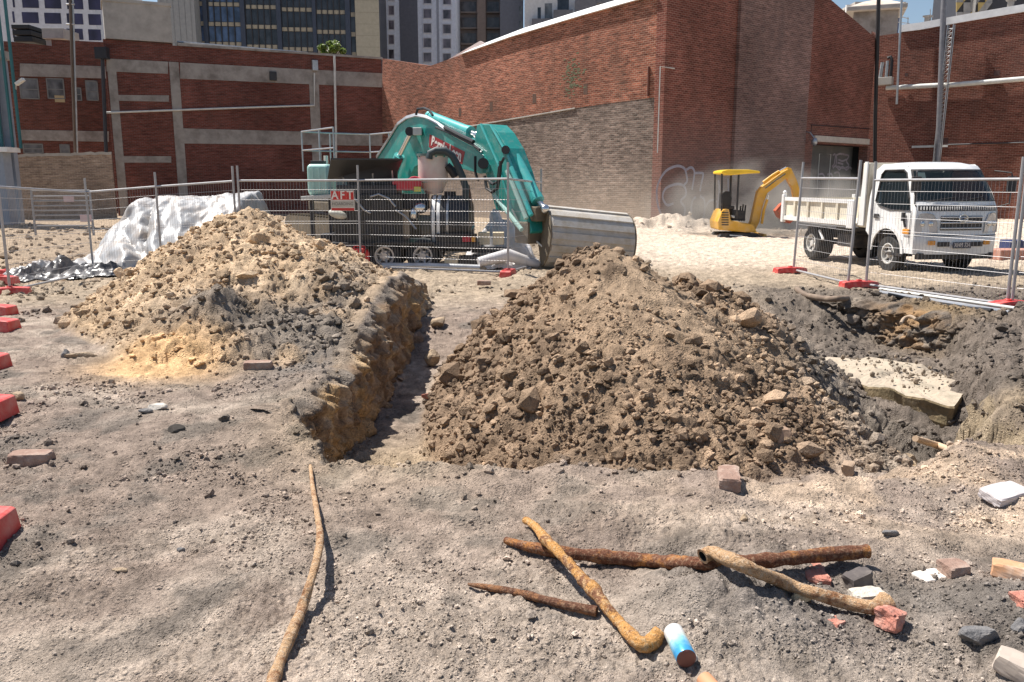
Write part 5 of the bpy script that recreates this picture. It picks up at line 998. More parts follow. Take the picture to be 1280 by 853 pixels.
# tarpaulin over a stockpile, cut by pixel tracing of its ridge
def tarp():
    nx, ny = 170, 90; Yf, Yb = 18.3, 23.2; xl0, xr0 = P(45, 300, 19).x, P(330, 300, 20.5).x
    S, T = np.meshgrid(np.linspace(0, 1, nx), np.linspace(0, 1, ny)); X = xl0 + (xr0 - xl0) * S; Y = Yf + (Yb - Yf) * T
    prof = 1.66 * sm(0.0, .40, S) * (1 - sm(.90, 1.0, S)); up = sm(-.1, .55, T) * (1 - sm(.8, 1, T)); Z = prof * up
    w = .35 * fbm(X, Y, .9, 3, 411); f = 1.3 * np.abs(fbm(X * 1.5 + w + .6 * Y, Y * .25 + w, .9, 2, 421, .45)); g2 = np.abs(fbm(X - Y * .8, Y * .4 + X * .3, 2.2, 2, 431, .4))
    body = np.clip(prof, 0, 1) * np.clip(1.2 - abs(T - .3) * 1.2, .2, 1); Z = Z + body * (.34 * (f - .15) + .10 * (g2 - .15)) * (.25 + .75 * (1 - sm(.25, .5, T))) * (.35 + sm(0, .1, S)); X2 = X + .14 * fbm(Y, Z, 2, 3, 441) ; Y2 = Y - .4 * f * body
    gz = terrain(X2, Y2)[0]; rim = np.maximum(sm(.97, 1, np.abs(2 * S - 1)), sm(.95, 1, np.abs(2 * T - 1))); Z = np.maximum(Z, .02) * (1 - rim) + .0 * rim
    i = np.arange(nx * ny).reshape(ny, nx); q = np.stack([i[:-1, :-1], i[:-1, 1:], i[1:, 1:], i[1:, :-1]], -1).reshape(-1, 4); me = bpy.data.meshes.new('tarpaulin')
    me.from_pydata(np.stack([X2, Y2, gz + Z], -1).reshape(-1, 3).tolist(), [], q.tolist()); me.materials.append(SILV); me.polygons.foreach_set('use_smooth', [True] * len(q)); me.set_sharp_from_angle(angle=R(50)); o = bpy.data.objects.new('tarpaulin', me); COL.objects.link(o); tag(o, 'large silver tarpaulin draped over a soil stockpile behind the left fence', 'tarpaulin')
tarp()
p = rest(85, 17.6); crumple('plastic_sheet', 'crumpled black and silver plastic sheeting lying before the tarpaulin foot', 'plastic sheet', p, (3.0, 1.5, .30), BSH, 51, 1.6, 2.2, rz=R(8)); p = rest(60, 18.5); crumple('foil_sheet', 'torn silver foil sheet crumpled at the left foot of the tarpaulin', 'plastic sheet', p, (2.0, 1.1, .26), SILV, 57, 1.4, 2.6)
p = rest(626, 19.2); crumple('covered_heap', 'white plastic sheet draped over a small heap beside the excavator bucket', 'plastic sheet', (p.x, p.y, p.z), (1.7, 1.3, 1.15), BAGW, 61, .45, 2.0, power=.8)
p = rest(628, 17.3); crumple('cloth_bundle', 'grey white geotextile bundle on the ground right of the trailer', 'cloth', p, (1.2, .6, .28), BAGW, 63, 1.3, 3.0)
for (u0, u1), l in (((598, 612), 'pale timber block under the right end of the trailer, left one'), ((616, 630), 'pale timber block under the white sheeted heap, right one')):
    a = P(u0, 306, 17.7); b = P(u1, 291, 17.7); o = MB().box(a.x, b.x, 17.55, 17.85, a.z, b.z).build('timber_block', M_plain('pale_timber', (.62, .52, .36), .8), bevel=.01, origin=((a.x + b.x) / 2, 17.7, a.z)); tag(o, l, 'timber block', 'timber blocks')
a = P(590, 312, 17.75); b = P(640, 306, 17.75); tag(MB().box(a.x, b.x, 17.5, 17.9, a.z - .06, b.z - .06).build('steel_channel', TBLK, origin=(a.x, 17.7, a.z)), 'black steel channel under the pale timber blocks', 'beam')
for (u0, u1, Y, zz, hh, mt, nm, l) in ((556, 573, 17.2, 0, .16, 'pale_timber', 'timber_offcut', 'cream sawn timber offcut right of the trailer wheels'), (574, 600, 17.3, 0, .24, 'trailer_black', 'battery_crate', 'black crate with grey lid right of the timber offcut')):
    a = rest(u0, Y); b = rest(u1, Y); m = MB(); m.box(a.x, b.x, Y - .15, Y + .15, min(a.z, b.z) - .02, max(a.z, b.z) + hh); o = m.build(nm, bpy.data.materials[mt], bevel=.01, origin=a); tag(o, l, 'timber' if 'timber' in nm else 'crate')
a = rest(478, 16.75); b = rest(600, 16.7); tag(MB().tube([(a.x, a.y, a.z + .06), ((a.x + b.x) / 2, 16.72, (a.z + b.z) / 2 + .08), (b.x, b.y, b.z + .07)], .07, 10).build('ground_pipe', GALV, smooth=True, origin=a), 'grey pipe lying along the fence foot before the trailer', 'pipe')
a = rest(598, 16.8); b = rest(672, 17.2); tag(MB().tube([(a.x, a.y, a.z + .16), ((a.x + b.x) / 2, 17.0, (a.z + b.z) / 2 + .30), (b.x, b.y, b.z + .10)], [.10, .14, .09], 10).build('fabric_roll', BAGW, smooth=True, origin=a), 'pale roll of fabric slumped between trailer and bucket', 'fabric roll')
MB_ = [rest(636, 16.5), rest(676, 17.6)]; p0 = P(640, 262, 17.4); p1 = P(668, 300, 17.2); p2 = P(690, 312, 17.0)
tag(MB().tube([p0, P(650, 283, 17.3), p1, P(678, 309, 17.1), p2], .018, 6).build('water_hose', PIPEW, smooth=True, origin=p2), 'thin cream hose looping from the fence across the bucket', 'hose')
# brick near red foot
BRK = M_plain('brick_red', (.42, .19, .14), .9, dirt=(.55, .42, .34), dscale=14, damt=.7, bump=.6, bscale=60); BRKP = M_plain('brick_pink', (.50, .20, .145), .92, dirt=(.58, .40, .32), dscale=18, damt=.6, bump=.8, bscale=45); BRKG = M_plain('brick_grey', (.30, .19, .145), .92, dirt=(.56, .47, .39), dscale=9, damt=.6, bump=.6)
# ------------------------------------------------------------------ white tipper truck
tr_p = Vector((8.58, 15.98, 0)); hd_ = math.atan2(-.988, .152); tr_p.z = H(8.3, 17.5) - .02
TK = thing('tipper_truck', 'white cab over tipper truck with cream tray parked behind the right fence', 'truck', tr_p, hd_)
TWHITE = M_plain('truck_white', (.80, .80, .79), .28, dirt=(.62, .56, .47), dscale=2.2, damt=.35, coat=.3); TCREAM = M_plain('tray_cream', (.74, .68, .55), .5, dirt=(.45, .37, .27), dscale=3, damt=.5)
TDK = M_plain('truck_dark', (.025, .025, .028), .6, dirt=(.16, .13, .10), dscale=5, damt=.5); LENS = M_plain('lens', (.55, .56, .58), .12, .3, coat=.5); AMB = M_plain('amber', (.75, .32, .05), .25); CABGL = M_glass('cab_glass', (.02, .03, .035), .45, .04)
# cab shell: sections from the bumper up and back over the roof
prof = [(.06, .44), (.07, .60), (.07, .78), (.06, .80), (.06, 1.02), (.05, 1.22), (.02, 1.36), (-.03, 1.44), (-.12, 1.60), (-.26, 1.84), (-.39, 2.04), (-.47, 2.12), (-.60, 2.17), (-.95, 2.20), (-1.35, 2.20), (-1.62, 2.17), (-1.68, 2.10), (-1.70, 1.9), (-1.72, .80)]
hwid = [.86, .87, .875, .87, .87, .865, .86, .855, .84, .80, .765, .745, .73, .72, .72, .73, .75, .78, .86]
def cabS(i, t, off=0.0):
    k = int(min(max(i, 0), len(prof) - 1.001)); f = i - k; x = prof[k][0] * (1 - f) + prof[k + 1][0] * f; z = prof[k][1] * (1 - f) + prof[k + 1][1] * f; h = hwid[k] * (1 - f) + hwid[k + 1] * f
    bow = (.17 if i < 12 else .17 * max(0, (13.5 - i) / 1.5)) * abs(t) ** 3.2; sag = (.05 * abs(t) ** 4) if i > 11 and i < 17 else 0
    dx = prof[k + 1][0] - prof[k][0]; dz = prof[k + 1][1] - prof[k][1]; L = math.hypot(dx, dz) or 1; nx, nz = dz / L, -dx / L
    return Vector((x - bow + nx * off, t * h + (off * .4 * t), z - sag + nz * off))
TS = [-1, -.97, -.9, -.8, -.65, -.45, -.2, 0, .2, .45, .65, .8, .9, .97, 1]
m = MB(); cols = TS; idx = list(range(len(prof)))
vs = [cabS(i, t) for i in idx for t in cols]; nC = len(cols); fs = []
for a in range(len(idx) - 1):
    for b in range(nC - 1):
        if 7 <= a <= 9 and 1 <= b <= nC - 3: continue      # the windscreen is open here
        fs.append((a * nC + b, a * nC + b + 1, (a + 1) * nC + b + 1, (a + 1) * nC + b))
m.add(vs, [f[::-1] for f in fs]); CAB = m.build('cab', TWHITE, TK, smooth=True)
def patch(i0, i1, t0, t1, off, name, mat, par=None, ni=4, nt_=10, inset=None, th=.0):
    m = MB(); m.grid(lambda a, b: cabS(i0 + (i1 - i0) * b, (t0 + (t1 - t0) * a) * (1 if inset is None else (1 - inset * b)), off), nt_, ni); return m.build(name, mat, par or CAB, smooth=True)
patch(7.0, 9.98, -.96, .96, .004, 'windscreen', CABGL, ni=6, nt_=16)
for (i0, i1, t0, t1) in ((7.0, 7.12, -.97, .97), (9.86, 10.05, -.97, .97), (7, 10, -.985, -.94), (7, 10, .94, .985)): patch(i0, i1, t0, t1, .008, 'screen_seal', TDK)
# side walls with window opening and wheel arch (drawn as rings of quads round the holes)
def side(s):
    y = lambda z: s * (np.interp(z, [.44, .8, 1.44, 1.84, 2.12, 2.2], [.86, .872, .856, .80, .745, .72]))
    out = []; arch = [(-.96 + .50 * math.cos(R(a)), .42 + .47 * math.sin(R(a))) for a in range(0, 181, 15)]
    poly = [(-.10, .44)] + [(-.10, 1.26), (-.16, 1.42), (-.26, 1.60), (-.41, 1.84), (-.55, 2.03), (-.63, 2.12), (-.70, 2.15), (-1.5, 2.16), (-1.62, 2.12), (-1.68, 2.05), (-1.70, 1.9), (-1.72, .80), (-1.50, .62)]
    lower = [(-.10, .44), (-.10, 1.26), (-1.71, 1.26), (-1.72, .80), (-1.46, .60)] + arch[::-1] + [(-.44, .44)]
    m = MB(); v = [Vector((a, y(b), b)) for a, b in lower]; m.add(v, [tuple(range(len(v))) if s > 0 else tuple(reversed(range(len(v))))])
    W = [(-.28, 1.26), (-.36, 1.50), (-.62, 1.98), (-.74, 2.04), (-1.36, 2.04), (-1.44, 1.96), (-1.46, 1.42), (-1.30, 1.32), (-.95, 1.26)]     # window corners
    O = [(-.10, 1.26), (-.26, 1.60), (-.55, 2.03), (-.70, 2.15), (-1.5, 2.16), (-1.68, 2.05), (-1.70, 1.5), (-1.71, 1.26), (-.95, 1.258)]
    n = len(W); v = [Vector((a, y(b), b)) for a, b in W + O]; m.add(v, [(i, (i + 1) % n, n + (i + 1) % n, n + i)[::s] for i in range(n - 1)] + [(n - 1, 0, n, 2 * n - 1)[::s]])
    o = m.build('cab_side', TWHITE, CAB)
    g_ = MB(); v = [Vector((a, y(b) - s * .012, b)) for a, b in W]; g_.add(v, [tuple(range(n))[::s]]); g_.build('side_window', CABGL, CAB)
    k = MB(); k.tube([Vector((a, y(b) + s * .004, b)) for a, b in W], .016, 5, closed=True); k.build('window_seal', TDK, CAB)
    k = MB(); v = [Vector((a, y(b) + s * .025, b)) for a, b in arch] + [Vector((-.96 + .575 * math.cos(R(a)), y(.42 + .54 * math.sin(R(a))) + s * .025, .42 + .54 * math.sin(R(a)))) for a in range(0, 181, 15)]
    n2 = len(arch); inn = [Vector((p.x, p.y - s * .03, p.z)) for p in v]; k.add(v + inn, [(i, i + 1, n2 + i + 1, n2 + i) for i in range(n2 - 1)] + [(i, i + 1, 2 * n2 + i + 1, 2 * n2 + i) for i in range(n2 - 1)] + [(n2 + i, n2 + i + 1, 3 * n2 + i + 1, 3 * n2 + i) for i in range(n2 - 1)]); k.build('wheel_arch', TWHITE, CAB)
    k = MB(); k.tube([(-.24, s * .875, 1.26), (-.24, s * .879, .62)], .006, 4); k.tube([(-1.50, s * .875, 1.4), (-1.50, s * .879, .75)], .006, 4); k.build('door_seam', TDK, CAB)
    k = MB(); k.cbox((-1.36, s * .882, 1.12), (.17, .02, .09)); k.build('door_handle', TDK, CAB, bevel=.008)
    k = MB(); k.cbox((-.34, s * .88, .86), (.20, .03, .10)); k.build('side_indicator', AMB, CAB, bevel=.01)
    [MB().tube(q7, .014, 6).build('mirror_arm', TDK, TK) for q7 in ([(-.10, s * .87, 1.34), (.02, s * .99, 1.40), (.02, s * 1.0, 1.62)], [(-.25, s * .82, 2.02), (.0, s * .99, 1.98), (.02, s * 1.0, 1.90)])]
    k = MB(); k.cbox((.02, s * 1.0, 1.76), (.06, .19, .30)); k.build('mirror', TDK, TK, bevel=.02)
    k = MB(); k.tube([(-.38, s * .885, .94), (-.42, s * .90, 1.10), (-.45, s * .905, 1.2)], .02, 6); k.cbox((-.42, s * .91, 1.14), (.06, .05, .16)); k.build('grab_handle', TDK, TK)
    k = MB(); k.box(-.98, -.48, min(s * .60, s * .84), max(s * .60, s * .84), .36, .42); k.build('step', TDK, TK)
side(-1); side(1)
# cab interior
m = MB(); m.box(-1.62, -.15, -.78, .78, .84, .90); m.box(-1.66, -1.60, -.72, .72, .9, 2.0); m.build('cab_floor', M_plain('interior', (.10, .105, .11), .8), TK); m = MB(); m.box(-.42, -.14, -.76, .76, 1.14, 1.36); m.build('dashboard', M_plain('dash', (.13, .14, .15), .7), TK, bevel=.05)
for y in (-.40, .12, .50): m = MB(); m.cbox((-1.15, y, 1.12), (.48, .44 if y < 0 else .36, .16)); m.cbox((-1.42, y, 1.48), (.14, .42 if y < 0 else .34, .62), Matrix.Rotation(R(-10), 3, 'Y')); m.cbox((-1.50, y, 1.86), (.1, .24, .16)); m.build('seat', M_plain('seat_grey', (.10, .10, .12), .85) if 'seat_grey' not in bpy.data.materials else bpy.data.materials['seat_grey'], TK, bevel=.04)
m = MB(); c = Vector((-.66, -.40, 1.46)); ax = Vector((-.5, 0, .85)).normalized(); e = Vector((0, 1, 0)); g2 = ax.cross(e); m.tube([c + e * .2 * math.cos(a) + g2 * .2 * math.sin(a) for a in np.linspace(0, 2 * np.pi, 22)[:-1]], .016, 6, closed=True); m.tube([c - e * .2, c + e * .2], .018, 5); m.tube([c, c - ax * .2 + Vector((.12, 0, -.05))], .03, 6); m.build('steering_wheel', TDK, TK, smooth=True)
m = MB(); m.grid(lambda a, b: cabS(9.2 + .6 * b, -.86 + .16 * a, -.006), 2, 2); m.build('screen_sticker', M_plain('sticker', (.62, .70, .68), .6), CAB)
# front furniture
m = MB()
for t in np.linspace(-.90, .90, 34):
    a = cabS(5.35, t, .012); b = cabS(5.95, t, .012); m.cbox((a + b) / 2, (.02, .012, .07))
GRB = patch(5.3, 6.02, -.95, .95, .006, 'upper_grille', TDK, nt_=18); m.build('grille_bars', TWHITE, GRB)
patch(3.45, 4.75, -.50, .50, .010, 'lower_grille', TDK, nt_=14)
for i in (3.62, 4.1, 4.62): m = MB(); m.tube([cabS(i, t, .024) for t in np.linspace(-.50, .50, 15)], .013, 5); m.build('grille_slat', TWHITE, TK)
ec = cabS(4.5, 0, .04); m = MB(); m.tube([ec + Vector((0, .085 * math.cos(a), .07 * math.sin(a))) for a in np.linspace(0, 2 * np.pi, 25)[:-1]], .012, 6, closed=True); m.tube([ec + Vector((0, -.075, .0)), ec + Vector((0, -.02, .02)), ec + Vector((0, .02, .02)), ec + Vector((0, .075, .0))], .011, 5); m.tube([ec + Vector((0, -.06, -.03)), ec + Vector((0, -.02, -.015)), ec + Vector((0, .02, -.015)), ec + Vector((0, .06, -.03))], .008, 5); m.build('emblem', CHROME, CAB, smooth=True)
for s in (-1, 1):
    m = MB(); pts = [(3.25, .56), (4.15, .58), (4.85, .66), (5.0, .80), (4.95, .93), (4.3, .985), (3.25, .985)]
    gr = [[cabS(i, s * t, .014) for i, t in pts]]; v = gr[0]; m.add(v, [tuple(range(len(v)))]); hl = m.build('headlight', LENS, CAB)
    m = MB(); m.tube([cabS(i, s * t, .018) for i, t in pts], .008, 5, closed=True); m.build('headlight_trim', GALV, hl)
    for t in (.70, .86): m = MB(); c = cabS(4.0, s * t, .02); m.sphere(c, (.02, .05, .05), 12, 8); m.build('bulb_reflector', CHROME, hl, smooth=True)
    m = MB(); c = cabS(1.35, s * .66, .02); m.cbox(c, (.03, .14, .085)); m.build('fog_light', AMB, CAB, bevel=.01)
    m = MB(); c = cabS(1.2, s * .40, .010); m.cbox(c, (.02, .24, .09)); m.build('bumper_vent', TDK, CAB)
m = MB(); m.tube([cabS(2.6, t, .006) for t in np.linspace(-.99, .99, 21)], .010, 4); m.build('bumper_gap', TDK, CAB)
m = MB(); m.cbox((.125, .0, .62), (.015, .38, .12)); PLT = m.build('number_plate', M_plain('plate', (.06, .065, .09), .5), CAB, bevel=.004)
text('XHM 724', .115, (.135, 0, .62), 'plate_lettering', SIGNW, PLT, rot=(R(90), 0, R(90)), sx=.72)
for y0, y1 in ((-.55, -.10), (.02, .45)):
    m = MB(); m.tube([cabS(7.0, y0 / .86 - .1, .03), cabS(7.25, (y0 + y1) / 2 / .86, .03), cabS(7.45, y1 / .86, .03)], .009, 5); m.build('wiper', TDK, TK)
m = MB(); m.tube([cabS(12.5, t, .004) for t in np.linspace(-.9, .9, 9)], .006, 4); m.build('roof_seam', TWHITE, TK)
# chassis, tray, wheels
m = MB(); m.box(-5.0, -.05, -.42, -.34, .52, .72); m.box(-5.0, -.05, .34, .42, .52, .72); m.box(-.12, -.02, -.8, .8, .34, .46); m.box(-1.0, -.9, -.7, .7, .35, .45); m.box(-4.1, -4.0, -.6, .6, .34, .46); m.build('chassis', TDK, TK)
m = MB(); m.box(-2.9, -2.2, -.82, -.46, .40, .68); m.build('battery_box', TDK, TK, bevel=.02); MB().cyl((-2.8, .62, .55), (-2.0, .62, .55), .2, n=14).build('fuel_tank', TDK, TK, smooth=True); MB().box(-.9, -.3, -.3, .3, .5, .85).build('engine', TDK, TK)
m = MB(); m.box(-2.02, -1.78, -.86, .86, .86, 2.20); HBd = m.build('headboard', TCREAM, TK, bevel=.02)
m = MB(); m.prism([(-2.02, .90), (-1.80, .90), (-1.80, 2.22), (-1.90, 2.22)], lambda a, b: (a, -.90, b), lambda a, b: (a, -.87, b)); m.build('headboard_cheek', TWHITE, TK)
TB = MB(); TB.box(-5.30, -2.05, -.88, .88, .86, .92); TBo = TB.build('tray_floor', TCREAM, TK)
for s in (-1, 1):
    y0, y1 = (-.93, -.90) if s < 0 else (.90, .93); m = MB(); m.box(-5.28, -2.07, y0, y1, .90, 1.42); sb = m.build('side_board', TCREAM, TK)
    m = MB(); e0, e1 = (y0 - .045, y0 - .0) if s < 0 else (y1, y1 + .045)
    m.box(-5.28, -2.07, e0, e1, 1.35, 1.44); m.box(-5.28, -2.07, e0, e1, .88, .98); m.build('board_rail', TWHITE, sb)
    for x in (-4.75, -4.1, -3.45, -2.8): k = MB(); k.box(x, x + .08, e0 + .004, e1 - .004, .98, 1.35); k.build('board_rib', TCREAM, sb)
    for x in (-5.34, -2.30): k = MB(); k.box(x, x + .12 if x < -5 else x + .24, e0 - .02, e1 + .02, .82, 1.50 if x < -5 else 1.42); k.build('corner_post', TWHITE, TK, bevel=.01)
m = MB(); m.box(-5.34, -5.30, -.9, .9, .90, 1.42); m.build('tailgate', TCREAM, TK); m = MB(); m.sphere((-5.3, -.93, 1.54), (.06, .05, .06)); m.build('tailgate_pivot', TWHITE, TK, smooth=True)
for (x, s, dual) in ((-.96, -1, 0), (-.96, 1, 0), (-4.05, -1, 1), (-4.05, 1, 1)):
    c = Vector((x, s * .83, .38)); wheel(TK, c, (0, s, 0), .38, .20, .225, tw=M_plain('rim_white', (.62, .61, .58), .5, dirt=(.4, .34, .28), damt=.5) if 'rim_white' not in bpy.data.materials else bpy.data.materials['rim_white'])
    if dual: t2 = MB(); t2.ring((x, s * .53, .38), (0, 1, 0), .38, .2, .2, 28); t2.build('inner_wheel', TYRE, TK, smooth=True)
for a0 in (35, 145):
    m = MB(); m.tube([(-4.05 + .52 * math.cos(R(a0)), -.86, .40 + .52 * math.sin(R(a0))), (-4.05 + .62 * math.cos(R(a0 - (25 if a0 < 90 else -25))), -.86, .40 + .56 * math.sin(R(a0 - (25 if a0 < 90 else -25))))], .03, 6); m.build('mudguard_stay', TWHITE, TK)
# ------------------------------------------------------------------ yellow mini excavator
YM = 29.5; FM = Frame((0, YM), 0); mp = P(918, 290, YM); zg = H(mp.x, YM)
YEL = M_plain('digger_yellow', (.72, .38, .03), .42, dirt=(.55, .42, .28), dscale=3, damt=.5); YELR = M_plain('canopy_yellow', (.82, .52, .03), .4)
ME = thing('mini_excavator', 'yellow mini excavator with open canopy working before the graffitied gable wall', 'excavator', (mp.x, YM, zg))
MEi = ME.matrix_basis.inverted()
def mq(u, v): x, z = FM.pix(u, v); return (x, z)
def mpr(pts, y0, y1, name, mat, par=None, bevel=.02):
    m = MB(); m.prism([mq(*p) for p in pts], lambda a, b: (a, YM + y0, b), lambda a, b: (a, YM + y1, b)); o = m.build(name, mat, par or ME, world=par is None, bevel=bevel)
    if par: o.data.transform(MEi)
    return o
mpr([(892, 277), (898, 262), (906, 261.5), (908, 275), (922, 278), (936, 280), (940, 290), (926, 290), (893, 287)], -.62, .62, 'body', YEL, bevel=.04)
for k in range(6): mpr([(896.5, 265 + k * 3), (905, 265 + k * 3), (905, 266.3 + k * 3), (896.5, 266.3 + k * 3)], -.635, -.615, 'vent_slot', TDK, bevel=0)
mpr([(896, 218), (897, 214.5), (904, 213), (930, 213), (944, 215), (944, 217.5), (930, 218), (908, 220)], -.62, .62, 'canopy', YELR, bevel=.04)
for (u0, u1) in ((898, 897.5), (918.5, 916)):
    for y in (-.5, .5): x0, z0 = mq(u0, 218); x1, z1 = mq(u1, 264 if u0 < 900 else 275); MB().tube([(x0, YM + y, z0), (x1, YM + y, z1)], .035, 6).build('canopy_post', TDK, ME, world=True)
mpr([(900, 262), (901, 242), (904, 239.5), (910, 240), (913, 248), (912, 258), (908, 262)], -.22, .22, 'seat', M_plain('seat_black', (.03, .03, .03), .7)); mpr([(903, 258), (916, 258), (916, 262), (903, 263)], -.24, .24, 'seat_base', TDK)
for (u, v) in ((928, 256), (925, 258), (931, 257)): x0, z0 = mq(u, v); x1, z1 = mq(u - 1, 277); MB().tube([(x1, YM, z1), (x0, YM - .1, z0)], .03, 6).build('lever', TDK, ME, world=True)
mpr([(913, 262), (929, 264), (930, 276), (913, 276)], -.2, .3, 'console', TDK); mpr([(910, 269), (914, 270), (914, 273), (910, 272)], -.5, -.2, 'valve', GALV)
mpr([(932, 290), (942, 290), (948, 278), (952, 258), (958, 242), (984, 222), (984, 212), (976, 216), (951, 234), (946, 240), (941, 262), (938, 276)], -.14, .14, 'boom', YEL, bevel=.02)
mpr([(983, 210), (988, 211), (995, 226), (1000, 242), (998, 256), (993, 256), (989, 236), (980, 220)], -.11, .11, 'stick', YEL)
def mtube(pts, y, r, name, mat): MB().tube([(mq(u, v)[0], YM + y, mq(u, v)[1]) for u, v in pts], r, 8).build(name, mat, ME, world=True, smooth=True)
mtube([(950, 280), (953, 262), (957, 250)], -.2, .05, 'boom_cylinder', YEL); mtube([(957, 250), (958, 244)], -.2, .03, 'cylinder_rod', CHROME)
mtube([(954, 229), (966, 220), (974, 215)], 0, .055, 'stick_cylinder', YEL); mtube([(974, 215), (983, 210)], 0, .03, 'cylinder_rod', CHROME)
mtube([(955, 236), (968, 226), (980, 218)], -.16, .018, 'boom_hose', HOSE)
mpr([(976, 256), (986, 250), (996, 256), (994, 272), (984, 280), (973, 272), (969, 264)], -.28, .28, 'bucket', M_plain('bucket_orange', (.58, .10, .04), .5, dirt=(.4, .3, .22), damt=.4))
for y in (-.5, .5):
    pts = [(892, 297), (897, 291), (940, 291), (946, 295), (944, 301), (936, 305), (900, 305), (893, 302)]; mpr(pts, y - .14, y + .14, 'track', TDK)
mpr([(906, 292.5), (921, 293.5), (926, 297), (922, 297), (918, 295), (906, 294)], -.7, -.66, 'step_bar', WHITE, bevel=0); mpr([(948, 292), (952, 292), (953, 304), (949, 304)], -.6, .6, 'blade', YEL)
# dust thrown up by it
m = MB(); dc = P(938, 268, 29.8); m.sphere((0, 0, 0), (5.2, 1.7, 2.3), 24, 12)
dm = bpy.data.materials.new('dust'); dm.use_nodes = True; t_ = dm.node_tree; t_.nodes.remove(t_.nodes['Principled BSDF']); pv = t_.nodes.new('ShaderNodeVolumePrincipled'); pv.inputs['Color'].default_value = (.86, .78, .68, 1)
tc = t_.nodes.new('ShaderNodeTexCoord'); nz_ = t_.nodes.new('ShaderNodeTexNoise'); nz_.inputs['Scale'].default_value = .8; nz_.inputs['Detail'].default_value = 3; t_.links.new(tc.outputs['Object'], nz_.inputs['Vector'])
mr = t_.nodes.new('ShaderNodeMapRange'); mr.inputs[1].default_value = .40; mr.inputs[2].default_value = .70; mr.inputs[3].default_value = .0; mr.inputs[4].default_value = 1.6; t_.links.new(nz_.outputs['Fac'], mr.inputs[0])
ln = t_.nodes.new('ShaderNodeVectorMath'); ln.operation = 'MULTIPLY'; ln.inputs[1].default_value = (1 / 5.2, 1 / 1.7, 1 / 2.3); t_.links.new(tc.outputs['Object'], ln.inputs[0]); l2 = t_.nodes.new('ShaderNodeVectorMath'); l2.operation = 'LENGTH'; t_.links.new(ln.outputs[0], l2.inputs[0])
m2_ = t_.nodes.new('ShaderNodeMapRange'); m2_.inputs[1].default_value = .25; m2_.inputs[2].default_value = 1.0; m2_.inputs[3].default_value = 1; m2_.inputs[4].default_value = 0; t_.links.new(l2.outputs['Value'], m2_.inputs[0])
mu = t_.nodes.new('ShaderNodeMath'); mu.operation = 'MULTIPLY'; t_.links.new(mr.outputs[0], mu.inputs[0]); t_.links.new(m2_.outputs[0], mu.inputs[1]); t_.links.new(mu.outputs[0], pv.inputs['Density']); t_.links.new(pv.outputs[0], t_.nodes['Material Output'].inputs['Volume'])
o = m.build('dust_cloud', dm); o.location = (dc.x + 1.0, 30.6, .7); tag(o, 'pale dust hanging round the yellow mini excavator', 'dust', kind='stuff')
SC.cycles.volume_step_rate = 2.0; SC.cycles.volume_max_steps = 64
# ------------------------------------------------------------------ foreground finds
def M_rust(name, c0, c1, c2, thr):
    m, t, b, ns, ls = nodes_of(name); ob = ns.new('ShaderNodeTexCoord').outputs['Object']
    n1 = noise(ns, ls, ob, 13, 6, .65); n2 = noise(ns, ls, ob, 60, 6, .7); n3 = noise(ns, ls, ob, 210, 4, .7)
    col = mixc(ns, ls, ramp(ns, ls, n1, thr, thr + .10), c0, c1); col = mixc(ns, ls, ramp(ns, ls, n2, .50, .62), col, c2); col = mixc(ns, ls, 1.0, col, ramp(ns, ls, n3, .3, .7, (.55,) * 3, (1.35,) * 3), 'MULTIPLY')
    col = mixc(ns, ls, ramp(ns, ls, n2, .30, .42, (1, 1, 1), (0, 0, 0)), col, (.07, .035, .025)); ls.new(col, b.inputs['Base Color']); b.inputs['Roughness'].default_value = .92; b.inputs['Specular IOR Level'].default_value = .2
    a_ = ns.new('ShaderNodeMath'); a_.operation = 'MULTIPLY_ADD'; a_.inputs[1].default_value = .4; ls.new(n3, a_.inputs[0]); ls.new(n2, a_.inputs[2]); bp = ns.new('ShaderNodeBump'); bp.inputs['Strength'].default_value = 1; bp.inputs['Distance'].default_value = .02; ls.new(a_.outputs[0], bp.inputs['Height']); ls.new(bp.outputs[0], b.inputs['Normal']); return m
RUST = M_rust('rust', (.20, .085, .05), (.52, .23, .08), (.40, .24, .15), .52); RUSTY = M_rust('rust_yellow', (.28, .13, .07), (.70, .36, .12), (.70, .47, .25), .42); RUSTD = M_rust('rust_dusty', (.36, .18, .09), (.64, .41, .23), (.66, .50, .35), .40)
def hit(u, v, dz=0.0):
    z = .42
    for _ in range(8): p = PG(u, v, z); z = H(p.x, p.y) + dz
    p = PG(u, v, z); return p
